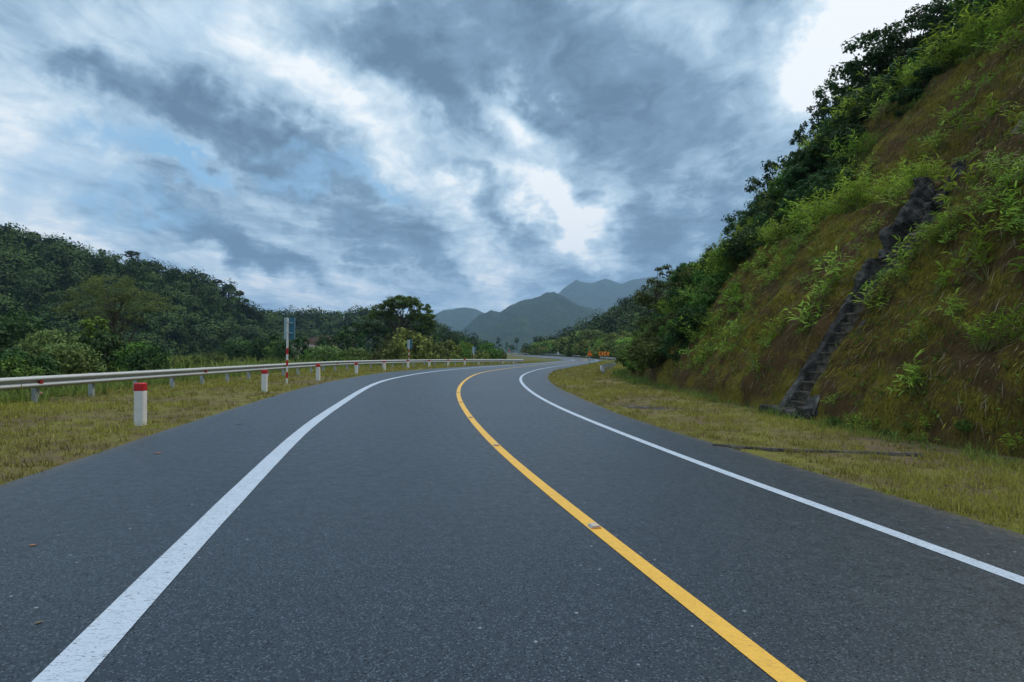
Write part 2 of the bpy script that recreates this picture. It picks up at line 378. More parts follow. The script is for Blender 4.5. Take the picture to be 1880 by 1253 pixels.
def asphalt():
    m, t, out = new_mat('asphalt'); o = objco(t); uv = t.add('ShaderNodeUVMap').outputs[0]
    vor = t.add('ShaderNodeTexVoronoi'); t.put(vor.inputs['Vector'], o); vor.inputs['Scale'].default_value = 105
    g = t.sep(vor.outputs['Color'])[0]
    n2 = t.noise(o, 130, 3, 0.7); n3 = t.noise(o, 0.35, 4, 0.55); n4 = t.noise(t.mapping(uv, scale=(1.3, 0.05, 1)), 2.2, 4, 0.6)
    n5 = t.noise(o, 9, 4, 0.6)
    base = t.mix(t.math('MULTIPLY_ADD', n3, 0.5, t.math('MULTIPLY', n4, 0.5)), (0.004, 0.006, 0.010, 1), (0.014, 0.021, 0.031, 1))
    base = t.mix(t.maprange(n5, 0.3, 0.7, 0, 0.5), base, t.vmath('SCALE', base, scale=0.72))
    chip = t.maprange(g, 0.80, 1.0, 0.0, 1.0); pit = t.maprange(g, 0.0, 0.16, 1.0, 0.0)
    base = t.mix(t.math('MULTIPLY', chip, 0.60), base, (0.098, 0.124, 0.155, 1))
    base = t.mix(t.math('MULTIPLY', pit, 0.9), base, (0.002, 0.002, 0.003, 1))
    big = t.add('ShaderNodeTexVoronoi'); t.put(big.inputs['Vector'], o); big.inputs['Scale'].default_value = 14
    r = t.sep(big.outputs['Color']); dot = t.math('MULTIPLY', t.math('LESS_THAN', big.outputs['Distance'], 0.16), t.math('GREATER_THAN', r[1], 0.93))
    base = t.mix(t.math('MULTIPLY', dot, 0.8), base, t.mix(t.math('GREATER_THAN', r[2], 0.6), (0.008, 0.008, 0.010, 1), (0.20, 0.22, 0.24, 1)))
    ce = t.add('ShaderNodeTexVoronoi', feature='DISTANCE_TO_EDGE'); t.put(ce.inputs['Vector'], t.vmath('ADD', o, t.vmath('SCALE', t.noise(o, 1.6, 4, 0.6, color=True), scale=0.8))); ce.inputs['Scale'].default_value = 0.33
    crack = t.math('MULTIPLY', t.maprange(ce.outputs['Distance'], 0.0, 0.007, 1, 0), t.maprange(t.noise(o, 0.22, 3, 0.5), 0.56, 0.62, 0, 1))
    base = t.mix(t.math('MULTIPLY', crack, 0.8), base, (0.004, 0.005, 0.006, 1))
    # damp outer strip along the right-hand edge (the uv runs 0..1 across the road)
    e = t.sep(uv)[0]
    damp = t.math('MULTIPLY', t.maprange(t.math('MULTIPLY_ADD', t.math('SUBTRACT', n5, 0.5), 0.05, e), 0.93, 1.0, 0, 1, smooth=True), t.maprange(t.noise(t.mapping(o, scale=(1, 1, 1)), 3.0, 5, 0.65), 0.35, 0.6, 0.2, 1))
    base = t.mix(t.math('MULTIPLY', damp, 0.8), base, (0.012, 0.013, 0.014, 1))
    grit = t.math('MULTIPLY', t.maprange(t.math('MULTIPLY_ADD', t.math('SUBTRACT', n5, 0.5), 0.03, t.math('ABSOLUTE', t.math('SUBTRACT', e, 0.5))), 0.478, 0.498, 0, 1), t.maprange(n2, 0.38, 0.6, 0.25, 1))
    base = t.mix(t.math('MULTIPLY', grit, 0.75), base, (0.060, 0.048, 0.030, 1))
    h = t.math('ADD', t.math('MULTIPLY', g, 0.6), n2)
    rough = t.math('SUBTRACT', t.maprange(n5, 0.3, 0.7, 0.35, 0.47), t.math('MULTIPLY', damp, -0.05))
    pb = principled(t, out, base, rough, t.math('MULTIPLY_ADD', t.math('MAXIMUM', pit, t.math('MULTIPLY', t.maprange(n3, 0.35, 0.65, 0, 1), 0.35)), -0.42, 0.58), normal=bump(t, h, 0.38, 0.005)); pb.inputs['Specular Tint'].default_value = (0.70, 0.88, 1.0, 1); return m
M['asphalt'] = asphalt()
def paint(name, c, wear=0.5):
    m, t, out = new_mat(name); o = objco(t)
    n = t.noise(o, 5, 6, 0.65); n2 = t.noise(t.mapping(o, scale=(3, 14, 1)), 6, 6, 0.7, 1.5); n3 = t.noise(o, 90, 3, 0.6)
    col = t.mix(t.maprange(n, 0.35, 0.7, 0, 0.35), c4(c), c4([k * 0.72 for k in c]))
    w_ = t.math('MULTIPLY', t.maprange(n2, 0.555, 0.61, 0, 1), wear)
    w_ = t.math('MAXIMUM', w_, t.math('MULTIPLY', t.maprange(n3, 0.66, 0.74, 0, 1), wear * 0.7))
    col = t.mix(w_, col, (0.055, 0.06, 0.065, 1))
    principled(t, out, col, 0.55, 0.4, normal=bump(t, n3, 0.35, 0.004)); return m
M['white_line'] = paint('white road paint', (0.37, 0.44, 0.52), 0.9)
M['yellow_line'] = paint('yellow road paint', (0.62, 0.355, 0.04), 0.5)
def plain(name, c, rough=0.5, spec=0.4, metal=0.0, dirt=0.25, scale=6.0, dirtcol=(0.10, 0.085, 0.06)):
    m, t, out = new_mat(name); o = objco(t); n = t.noise(o, scale, 6, 0.65); n2 = t.noise(o, scale * 7, 4, 0.6)
    f = t.math('MULTIPLY', t.maprange(t.math('ADD', t.math('MULTIPLY', n, 0.7), t.math('MULTIPLY', n2, 0.3)), 0.42, 0.68, 0, 1), dirt)
    principled(t, out, t.mix(f, c4(c), c4(dirtcol)), rough, spec, metal, normal=bump(t, n2, 0.12, 0.004)); return m
M['galv'] = plain('galvanised steel', (0.40, 0.41, 0.40), 0.5, 0.5, 0.3, 0.30, 3.0, (0.30, 0.29, 0.26))
M['galv_post'] = plain('galvanised post', (0.36, 0.39, 0.40), 0.5, 0.4, 0.3, 0.35, 4.0, (0.20, 0.19, 0.16))
M['post_white'] = plain('white painted concrete', (0.60, 0.59, 0.56), 0.75, 0.2, 0, 0.45, 7.0, (0.36, 0.34, 0.29))
M['red'] = plain('red paint', (0.42, 0.010, 0.010), 0.5, 0.4, 0, 0.25, 9.0, (0.22, 0.02, 0.015))
M['reflector'] = plain('red reflector', (0.32, 0.02, 0.02), 0.35, 0.5, 0, 0.3, 9.0)
M['sign_pale'] = plain('pale sign back', (0.26, 0.34, 0.37), 0.4, 0.5, 0.3, 0.2)
M['sign_blue'] = plain('blue sign back', (0.030, 0.150, 0.225), 0.4, 0.5, 0, 0.2)
M['orange'] = plain('orange sign sheet', (0.90, 0.24, 0.012), 0.45, 0.4, 0, 0.05)
M['black'] = plain('black print', (0.02, 0.018, 0.016), 0.5, 0.3, 0, 0.0)
M['sign_red'] = plain('red sign border', (0.62, 0.06, 0.02), 0.45, 0.4, 0, 0.05)
M['sign_grey'] = plain('grey sign back', (0.42, 0.44, 0.44), 0.5, 0.4, 0.2, 0.1)
M['stud'] = plain('stud plastic', (0.40, 0.38, 0.34), 0.5, 0.4, 0, 0.4, 30)
M['amber'] = plain('amber reflector', (0.85, 0.25, 0.04), 0.3, 0.5, 0, 0.1)
M['dead_leaf'] = plain('dead leaf', (0.30, 0.12, 0.05), 0.7, 0.2, 0, 0.3, 40)
M['stone'] = plain('reddish stone', (0.24, 0.13, 0.085), 0.85, 0.2, 0, 0.5, 8)
def concrete(name, c, c2):
    m, t, out = new_mat(name); o = objco(t); n = t.noise(o, 2.2, 7, 0.65); n2 = t.noise(o, 14, 5, 0.65)
    col = t.mix(t.maprange(n, 0.35, 0.65, 0, 1), c4(c), c4(c2)); col = t.mix(t.maprange(n2, 0.5, 0.7, 0, 0.6), col, (0.04, 0.045, 0.018, 1))
    vr = t.add('ShaderNodeTexVoronoi'); t.put(vr.inputs['Vector'], t.vmath('ADD', o, t.vmath('SCALE', t.noise(o, 5, 3, 0.6, color=True), scale=0.25))); vr.inputs['Scale'].default_value = 3.6
    col = t.mix(t.maprange(vr.outputs['Distance'], 0.3, 0.75, 0, 0.55), col, (0.015, 0.014, 0.012, 1))
    principled(t, out, col, 0.9, 0.2, normal=bump(t, t.math('SUBTRACT', t.math('ADD', n, n2), vr.outputs['Distance']), 0.9, 0.10)); return m
M['concrete'] = concrete('weathered concrete', (0.038, 0.035, 0.032), (0.165, 0.152, 0.138))
M['concrete_pale'] = concrete('pale weathered concrete', (0.055, 0.052, 0.048), (0.24, 0.225, 0.205))
M['concrete_step'] = concrete('damp concrete steps', (0.085, 0.072, 0.054), (0.23, 0.195, 0.145))

def soil_cover():
    """verge and valley floor: worn grass over brown soil"""
    m, t, out = new_mat('verge soil and grass'); o = objco(t)
    n1 = t.noise(o, 0.35, 5, 0.6); n2 = t.noise(o, 2.4, 5, 0.65); n3 = t.noise(o, 18, 5, 0.7)
    brown = t.mix(n3, (0.050, 0.038, 0.021, 1), (0.145, 0.110, 0.062, 1)); green = t.mix(n3, (0.075, 0.080, 0.016, 1), (0.185, 0.180, 0.034, 1))
    f = t.maprange(t.math('ADD', t.math('MULTIPLY', n1, 0.6), t.math('MULTIPLY', n2, 0.5)), 0.47, 0.64, 0, 1)
    col = t.mix(f, brown, green)
    far = t.math('GREATER_THAN', t.vmath('LENGTH', o), 75.0)
    n4 = t.noise(o, 0.02, 5, 0.6)
    col = t.mix(far, col, t.mix(t.maprange(n4, 0.4, 0.65, 0, 1), (0.060, 0.080, 0.022, 1), (0.13, 0.105, 0.05, 1)))
    principled(t, out, col, 0.95, 0.15, normal=bump(t, n3, 0.8, 0.05)); return m
M['ground'] = soil_cover()
def cut_slope():
    m, t, out = new_mat('mossy cut slope'); uv = t.add('ShaderNodeUVMap').outputs[0]; o = objco(t)
    st = t.noise(t.mapping(uv, rot=(0, 0, R(-12)), scale=(9, 1.2, 1)), 1.6, 7, 0.68, 0.6)       # streaks down the fall line
    st2 = t.noise(t.mapping(uv, rot=(0, 0, R(-8)), scale=(26, 3.4, 1)), 1.6, 5, 0.7)
    big = t.noise(uv, 0.42, 5, 0.62); mid = t.noise(uv, 1.7, 6, 0.65); fin = t.noise(o, 22, 5, 0.7)
    soil = t.mix(st, (0.012, 0.007, 0.003, 1), (0.205, 0.122, 0.046, 1))
    soil = t.mix(t.maprange(fin, 0.4, 0.75, 0, 0.7), soil, (0.15, 0.105, 0.050, 1))
    moss = t.mix(t.maprange(st2, 0.35, 0.65, 0, 1), (0.050, 0.041, 0.006, 1), (0.350, 0.295, 0.036, 1))
    f = t.math('ADD', t.math('MULTIPLY', big, 0.9), t.math('ADD', t.math('MULTIPLY', mid, 0.5), t.math('MULTIPLY', st, 0.35)))
    col = t.mix(t.maprange(f, 0.81, 0.97, 0, 0.92), soil, moss)
    col = t.mix(t.maprange(fin, 0.52, 0.72, 0, 0.75), col, (0.012, 0.009, 0.005, 1))
    h = t.math('ADD', t.math('MULTIPLY', st, 0.8), t.math('ADD', t.math('MULTIPLY', st2, 0.5), t.math('MULTIPLY', fin, 0.35)))
    principled(t, out, col, 0.95, 0.12, normal=bump(t, h, 1.0, 0.16)); return m
M['slope'] = cut_slope()
def wooded(name, a, b, scale):
    m, t, out = new_mat(name); o = objco(t); n = t.noise(o, scale, 6, 0.7); n2 = t.noise(o, scale * 7, 5, 0.7)
    f = t.math('ADD', t.math('MULTIPLY', n, 0.5), t.math('MULTIPLY', n2, 0.5))
    principled(t, out, t.mix(t.maprange(f, 0.36, 0.64, 0, 1), c4(a), c4(b)), 1.0, 0.05, normal=bump(t, n2, 1.0, 1.0 / scale * .15)); return m
M['hill'] = wooded('hill undergrowth', (0.012, 0.026, 0.010), (0.045, 0.075, 0.025), 0.12)
M['mountain'] = wooded('wooded mountain', (0.006, 0.016, 0.007), (0.045, 0.070, 0.022), 0.012)
M['dirt'] = wooded('bare red earth', (0.035, 0.026, 0.016), (0.080, 0.050, 0.032), 0.2)
M['track'] = wooded('pale dirt track', (0.085, 0.08, 0.07), (0.15, 0.14, 0.12), 0.3)

# ------------------------------------------------------------------ ground, road
def axis(lo, hi, dense, step, grow):
    a = [dense[0]]; s = step
    while a[-1] > lo: s *= grow; a.append(a[-1] - s)
    b = list(np.arange(dense[0], dense[1], step)) + [dense[1]]; c = [dense[1]]; s = step
    while c[-1] < hi: s *= grow; c.append(c[-1] + s)
    return np.array(a[:0:-1] + b + c[1:])
gx = axis(-6000, 6000, (-26, 26), 0.4, 1.16); gy = axis(-900, 9000, (-2, 60), 0.4, 1.07)
GX, GY = np.meshgrid(gx, gy); gz = ground_z(GX.ravel(), GY.ravel())
xy = np.stack([GX.ravel(), GY.ravel()], 1); nearm = (np.abs(xy[:, 0]) < 60) & (xy[:, 1] < 330) & (xy[:, 1] > -60)
onroad = np.zeros(len(xy)); ed = np.minimum(-sdist(xy[nearm], EDGE_R), sdist(xy[nearm], EDGE_L)); onroad[nearm] = sstep(ed, -0.25, 0.35)
gz = gz - 0.12 * onroad - 0.02 + (1 - onroad) * 0.045 * fbm(xy[:, 0] * 1.1, xy[:, 1] * 1.1, 4, 3) * (np.hypot(xy[:, 0], xy[:, 1]) < 90)
tag(np_mesh('ground', np.stack([xy[:, 0], xy[:, 1], gz], 1), grid_faces(len(gy), len(gx)), M['ground'], smooth=True), 'worn green and brown grass verges and valley floor', 'ground', kind='structure')

def pair_strip(A, Bm, n, across):
    """surface between two polylines; sample pairs by the shortest link from the middle line"""
    s = lambda L: np.concatenate([[0], np.cumsum(np.hypot(*np.diff(L, axis=0).T))])
    mid = LINE_C[::2]; T = np.gradient(mid, axis=0); T /= np.hypot(T[:, 0], T[:, 1])[:, None]
    def match(L):
        j = [int(((L - p) ** 2).sum(1).argmin()) for p in mid]; j = np.maximum.accumulate(np.array(j)); jj = np.convolve(np.pad(j.astype(float), 8, 'edge'), np.ones(17) / 17, 'valid')
        return np.stack([np.interp(jj, np.arange(len(L)), L[:, k]) for k in (0, 1)], 1)
    a, b = match(A), match(Bm); f = np.linspace(0, 1, across)
    V = a[:, None] * (1 - f)[None, :, None] + b[:, None] * f[None, :, None]
    al = s(mid); UV = np.stack(np.broadcast_arrays(f[None, :], al[:, None]), -1).reshape(-1, 2)
    return V.reshape(-1, 2), len(mid), UV
V2, nr, UV = pair_strip(EDGE_L, EDGE_R, 0, 15)
jit = 0.035 * fbm(V2[:, 1] * 1.7, V2[:, 0] * 1.7, 3, 21) * ((UV[:, 0] < .01) | (UV[:, 0] > .99)) * (V2[:, 1] < 60)
V2 = V2 + np.stack([jit, jit * 0], 1)
road = np_mesh('road', np.stack([V2[:, 0], V2[:, 1], bank_z(V2[:, 0])], 1), grid_faces(nr, 15), M['asphalt'], uv=UV, smooth=True)
tag(road, 'grey asphalt road curving away between two grass verges', 'road', kind='structure')
def ribbon(line, width, z, cap=None):
    L = line if cap is None else line[:cap]
    T = np.gradient(L, axis=0); T /= np.hypot(T[:, 0], T[:, 1])[:, None]; N = np.stack([T[:, 1], -T[:, 0]], 1)
    wob = 1 + 0.05 * fbm(L[:, 1] * 2.3, L[:, 0], 3, 4)[:, None]
    cols = [L + N * width * wob * k for k in (-.5, -.17, .17, .5)]
    V = np.stack(cols, 1).reshape(-1, 2); return np.stack([V[:, 0], V[:, 1], bank_z(V[:, 0]) + z], 1), grid_faces(len(L), 4)
for nm, ln, wd, mt, lab in (('edge_line', LINE_L, 0.235, 'white_line', 'wide white edge line with cracked paint'), ('edge_line', LINE_R, 0.155, 'white_line', 'thin white edge line'), ('centre_line', LINE_C, 0.14, 'yellow_line', None)):
    v, f = ribbon(ln, wd, 0.004)
    o = np_mesh(nm, v, f, M[mt], road, smooth=True)
    if lab: o['label'] = lab

# ------------------------------------------------------------------ cut slope on the right
BASE = spline([(8.3, -6), (8.1, 9), (7.7, 15), (7.5, 22), (7.6, 31), (8.3, 40), (10.2, 48), (13.5, 57), (18.5, 67), (26, 76), (38, 84)], 0.5, 2.0, 30)
PROF = np.array([(-0.9, -0.25), (0, -0.15), (0.25, 0.45), (4.4, 6.6), (6.0, 6.75), (10.4, 13.3), (11.4, 13.6), (90, 70)])      # distance out, height
PS = np.concatenate([[0], np.cumsum(np.hypot(*np.diff(PROF, axis=0).T))])
def taper(t): return np.interp(t, [33, 42, 50, 62, 84], [1.0, 0.90, 0.77, 0.63, 0.40])          # the hill gets lower towards the bend
def hill_z(x, y):
    p = np.stack([np.atleast_1d(x), np.atleast_1d(y)], 1); d = sdist(p, BASE)
    j = [int(((BASE - q_) ** 2).sum(1).argmin()) for q_ in p]
    return np.interp(d, PROF[:, 0], PROF[:, 1]) * taper(BASE[j, 1])
def slope_pt(y, s, lift=0.0):
    """point of the cut at base station y, s metres up the profile, and its outward tilt"""
    i = int(np.abs(BASE[:, 1] - y).argmin()); p = BASE[i]; T = BASE[min(i + 1, len(BASE) - 1)] - BASE[i - 1]; T = T / np.hypot(*T)
    d = np.interp(s + PS[1], PS, PROF[:, 0]); z = np.interp(s + PS[1], PS, PROF[:, 1]) * float(taper(BASE[i, 1]))
    q = p + np.array([T[1], -T[0]]) * d
    return Vector((q[0], q[1], z + lift))
st_y0, st_y1 = 14.85, 16.45           # the stepped drain lies between these stations
ts = np.concatenate([np.arange(-30, 4, 1.0), np.arange(4, 46, 0.10), np.arange(46, 84, 0.6)])
bs = np.interp(ts, BASE[:, 1], np.arange(len(BASE)))
bp = np.stack([np.interp(bs, np.arange(len(BASE)), BASE[:, k]) for k in (0, 1)], 1)
bt = np.gradient(BASE, axis=0); bt = np.stack([np.interp(bs, np.arange(len(BASE)), bt[:, k]) for k in (0, 1)], 1); bt /= np.hypot(bt[:, 0], bt[:, 1])[:, None]
bn = np.stack([bt[:, 1], -bt[:, 0]], 1)
ss = np.concatenate([np.arange(0, 19.5, 0.10), np.arange(19.5, 108, 1.2)])
pd = np.interp(ss, PS, PROF[:, 0]); pz = np.interp(ss, PS, PROF[:, 1])
TT, SS = np.meshgrid(ts, ss, indexing='ij')
amp = np.interp(SS, [0, 0.6, 1.5, 19, 24], [0.05, 0.2, 1, 1, 1.6])
dsp = 0.44 * fbm(TT * .33, SS * .22, 4, 31) + 0.24 * fbm(TT * 1.5, SS * .6, 4, 37) + 0.12 * fbm(TT * 4.4, SS * 1.7, 3, 41) + 0.05 * fbm(TT * 10, SS * 6, 2, 43)
dsp *= amp
dsp -= 0.45 * np.exp(-((SS - 1.2) / 0.9) ** 2) * sstep(16 - TT, 2, 7)          # hollow at the foot, to the right of the drain
inch = sstep(TT, st_y0 + .05, st_y0 + .2) * (1 - sstep(TT, st_y1 - .2, st_y1 - .05)) * (sstep(SS, .3, .6) * (1 - sstep(SS, 8.6, 9.2)) + sstep(SS, 11.0, 11.2) * (1 - sstep(SS, 18.4, 18.8)))
dsp = dsp * (1 - inch) - (0.62 + 0.25 * sstep(SS, 4.5, 6)) * inch
slope_n = np.gradient(np.stack([pd, pz], 1), axis=0); slope_n /= np.hypot(slope_n[:, 0], slope_n[:, 1])[:, None]
nd, nz = -slope_n[:, 1], slope_n[:, 0]
k = np.ones(9) / 9; nd = np.convolve(np.pad(nd, 4, 'edge'), k, 'valid'); nz = np.convolve(np.pad(nz, 4, 'edge'), k, 'valid')
out_d = pd[None, :] + dsp * nd[None, :]; out_z = pz[None, :] * taper(ts)[:, None] + dsp * nz[None, :]
HV = np.stack([bp[:, 0:1] + bn[:, 0:1] * out_d, bp[:, 1:2] + bn[:, 1:2] * out_d, out_z], -1).reshape(-1, 3)
tag(np_mesh('hillside', HV, grid_faces(len(ts), len(ss))[:, ::-1], M['slope'], smooth=True, uv=np.stack([TT.ravel(), SS.ravel()], 1)), 'steep mossy brown cut slope in two benches', 'hillside', kind='structure')
HVG = HV.reshape(len(ts), len(ss), 3)
def face_pt(t, s):
    """displaced surface point at station t, s metres up"""
    i = int(np.clip(np.searchsorted(ts, t), 0, len(ts) - 1)); j = int(np.clip(np.searchsorted(ss, s + PS[1]), 0, len(ss) - 1))
    return Vector(HVG[i, j])

# ------------------------------------------------------------------ distant hills
def polar_hill(name, cols, mat, label, n=70, rows=46, rough=0.10, fall=0.6, zb=-2.0, power=0.9, seed=1):
    """cols: photo column, foot distance, ridge distance, ridge row"""
    c = np.array(cols, float); px = np.linspace(c[0, 0], c[-1, 0], n)
    fb, fr, fy = [np.interp(px, c[:, 0], c[:, k]) for k in (1, 2, 3)]
    zr = EYE - (fy - HY) / F * fr; r = np.linspace(0, 1.9, rows)
    Dp = fb[:, None] + (fr - fb)[:, None] * r[None]
    S = np.where(r <= 1, r ** power, 1 - fall * (r - 1) ** 1.3)
    Z = zb + (zr - zb)[:, None] * S[None]; X = (px[:, None] - CX) / F * fr[:, None] * (0.35 + 0.65 * Dp / fr[:, None])
    sc = np.maximum(zr.mean() - zb, 3)
    e = np.minimum(r / .3, 1) * np.where(r > .92, 0.5, 1)
    nz_ = fbm(X / sc * 1.1, Dp / sc * 1.1, 5, seed); rg_ = 0.5 - np.abs(fbm(X / sc * 1.5 + 5, Dp / sc * 1.0, 4, seed + 7)) * 2.2
    Z = Z + rough * sc * (nz_ + (rg_ * .55 if name == 'mountain' else 0)) * e[None]
    o = np_mesh(name, np.stack([X, Dp, Z], -1).reshape(-1, 3), grid_faces(n, rows)[:, ::-1], mat, smooth=True)
    tag(o, label, 'hill', kind='structure')
    return np.stack([X, Dp, Z], -1), r
hillL, hillLr = polar_hill('hill', [(-420, 120, 230, 330), (-150, 140, 250, 395), (0, 160, 270, 440), (110, 170, 290, 468), (180, 185, 300, 484), (260, 195, 310, 492), (330, 215, 325, 515), (400, 235, 340, 537), (440, 255, 350, 560), (480, 280, 365, 585), (530, 310, 380, 612), (570, 330, 390, 638)], M['hill'], 'wooded hill sloping down from the left', 90, 40, 0.07, seed=3)
hillM, hillMr = polar_hill('hill', [(430, 420, 520, 600), (500, 420, 520, 588), (560, 420, 520, 592), (620, 420, 520, 590), (665, 410, 520, 582), (720, 400, 510, 588), (770, 390, 500, 602), (830, 380, 480, 625), (880, 380, 470, 640)], M['hill'], 'low wooded ridge behind the umbrella tree', 70, 30, 0.10, seed=5)
hillR, hillRr = polar_hill('hill', [(985, 300, 420, 650), (1010, 270, 420, 644), (1040, 248, 410, 632), (1070, 208, 400, 617), (1095, 170, 390, 603), (1120, 142, 380, 590), (1150, 126, 370, 572), (1180, 120, 360, 556), (1240, 118, 350, 530), (1300, 118, 340, 500), (1420, 118, 330, 440)], M['hill'], 'steep green ridge behind the bend of the road', 70, 40, 0.07, seed=9)
polar_hill('mountain', [(560, 3900, 4900, 640), (700, 3900, 4900, 610), (780, 3900, 4900, 580), (815, 3900, 4900, 571), (850, 3900, 4900, 566), (880, 3900, 4900, 571), (915, 3900, 4900, 590), (980, 3900, 4900, 620), (1060, 3900, 4900, 640)], M['mountain'], 'pale far mountain with a rounded top', 200, 70, 0.20, zb=-10, seed=12)
polar_hill('mountain', [(780, 2100, 3200, 640), (830, 2100, 3200, 618), (860, 2100, 3200, 598), (885, 2100, 3200, 578), (902, 2100, 3200, 570), (918, 2100, 3200, 574), (935, 2100, 3200, 560), (955, 2100, 3200, 550), (975, 2100, 3200, 549), (990, 2100, 3200, 545), (1003, 2100, 3200, 539), (1018, 2100, 3200, 537), (1035, 2100, 3200, 544), (1060, 2100, 3200, 557), (1100, 2100, 3200, 571), (1160, 2100, 3200, 580), (1300, 2100, 3200, 600)], M['mountain'], 'nearer dark green mountain with a knobbly top', 260, 90, 0.20, zb=-10, seed=14)
polar_hill('mountain', [(960, 4300, 5800, 590), (1010, 4300, 5800, 553), (1035, 4300, 5800, 531), (1058, 4300, 5800, 523), (1085, 4300, 5800, 526), (1112, 4300, 5800, 515), (1140, 4300, 5800, 521), (1180, 4300, 5800, 509), (1260, 4300, 5800, 505), (1400, 4300, 5800, 520)], M['mountain'], 'far mountain with a long flat top under the clouds', 200, 70, 0.16, zb=-10, seed=16)

# ------------------------------------------------------------------ foliage builders
def unit(v): return v / np.maximum(np.linalg.norm(v, axis=-1, keepdims=True), 1e-6)
def leaf_quads(C, A, S, L, W):
    """rhombic leaves: centre, long axis, side axis, length, width"""
    L = np.broadcast_to(np.asarray(L, float), (len(C),))[:, None]; W = np.broadcast_to(np.asarray(W, float), (len(C),))[:, None]
    V = np.stack([C - A * L / 2, C + S * W / 2 - A * L * .08, C + A * L / 2, C - S * W / 2 - A * L * .08], 1)
    return V.reshape(-1, 3), np.arange(len(C) * 4).reshape(-1, 4)
def leaf_cloud(rng, clumps, per, size, aspect=0.55, upness=0.6, jit=.55, dirs=None):
    """clumps: (n,4+) centre, radius; optional flattening and tint in columns 4 and 5"""
    cl = np.asarray(clumps, float); n = len(cl); idx = np.repeat(np.arange(n), per)
    d = unit(rng.normal(size=(len(idx), 3))); r = rng.random(len(idx)) ** 0.45
    off = d * (r * cl[idx, 3])[:, None]; off[:, 2] *= cl[idx, 4] if cl.shape[1] > 4 else 0.75
    C = cl[idx, :3] + off
    nrm = unit((d if dirs is None else dirs[idx]) * .8 + np.array([0, 0, upness]) + rng.normal(size=d.shape) * jit)
    A = unit(np.cross(nrm, unit(rng.normal(size=d.shape)))); S = np.cross(nrm, A); A = unit(A + np.array([0, 0, -0.25]))
    L = size * (0.65 + 0.7 * rng.random(len(idx)))
    V, Fc = leaf_quads(C, A, S, L, L * aspect)
    t = (cl[idx, 5] if cl.shape[1] > 5 else rng.random(n)[idx]) * .8 + .2 * rng.random(len(idx))
    return V, Fc, np.repeat(t, 4)
def blob_clumps(rng, blobs, n, crad, flat=0.75):
    """clump centres spread over the outer shell of a few ellipsoids (x,y,z,rx,ry,rz)"""
    b = np.asarray(blobs, float); wt = b[:, 3] * b[:, 4]; wt /= wt.sum(); i = rng.choice(len(b), n, p=wt)
    d = unit(rng.normal(size=(n, 3)) + np.array([0, 0, .25])); r = 0.55 + 0.45 * rng.random(n) ** .5
    c = b[i, :3] + d * b[i, 3:6] * r[:, None]
    rad = crad * (0.6 + 0.8 * rng.random(n))
    return np.stack([c[:, 0], c[:, 1], c[:, 2], rad, np.full(n, flat), rng.random(n)], 1)

def tree_meshes(seed, height, trunk_h, blobs, nclump, crad, per, leaf, leafmat, trunk_r, lean=0.0, flat=0.6, nlimb=9, aspect=.55):
    rng = np.random.default_rng(seed); cl = blob_clumps(rng, blobs, nclump, crad, flat)
    V, Fc, t = leaf_cloud(rng, cl, per, leaf, aspect)
    mb = MB(); top = Vector((lean * trunk_h, 0, trunk_h)); pts = []
    for k_ in range(6):
        f = k_ / 5; pts.append(Vector((lean * trunk_h * f ** 1.4 + rng.normal() * .02 * trunk_h * (0 < k_ < 5), rng.normal() * .02 * trunk_h * (0 < k_ < 5), -0.3 + (trunk_h + 0.3) * f)))
    mb.tube(pts, [trunk_r * (1.25 - .6 * k_ / 5) for k_ in range(6)], 7)
    pick = rng.choice(len(cl), min(nlimb, len(cl)), replace=False)
    for j in pick:
        e = Vector(cl[j, :3]); a = pts[int(rng.integers(2, 6))]; m_ = a.lerp(e, .5) + Vector((0, 0, (e.z - a.z) * .12 + .02 * height)) + Vector(rng.normal(size=3)) * .03 * height
        mb.tube([a, a.lerp(m_, .55), m_, m_.lerp(e, .6), e], [trunk_r * .5, trunk_r * .36, trunk_r * .26, trunk_r * .16, trunk_r * .06], 5)
    return (V, Fc, t, M[leafmat]), mb
def make_tree(name, meshes, loc, label, cat='tree', group=None, rot=0, scale=1, trunk='trunk', crown='crown', fork=None):
    (V, Fc, t, mt), mb = meshes
    if fork: mb.tube(fork, [.12, .10, .085, .06, .03], 7)
    root = thing(name, loc, label, cat, group, rot, scale)
    np_mesh(crown, V, Fc, mt, root, tint=t); mb.build(trunk, M['bark'], root, smooth=True)
    return root
def shrub_meshes(seed, blobs, nclump, crad, per, leaf, leafmat, flat=.8, aspect=.55, nlimb=8):
    rng = np.random.default_rng(seed); cl = blob_clumps(rng, blobs, nclump, crad, flat)
    V, Fc, t = leaf_cloud(rng, cl, per, leaf, aspect); mb = MB()
    for j in rng.choice(len(cl), min(nlimb, len(cl)), replace=False):
        e = Vector(cl[j, :3]); a = Vector((rng.normal() * .06, rng.normal() * .06, -.15)); m_ = a.lerp(e, .5) + Vector((0, 0, .12 * e.z))
        mb.tube([a, m_, e], [.035, .022, .008], 5)
    return (V, Fc, t, M[leafmat]), mb
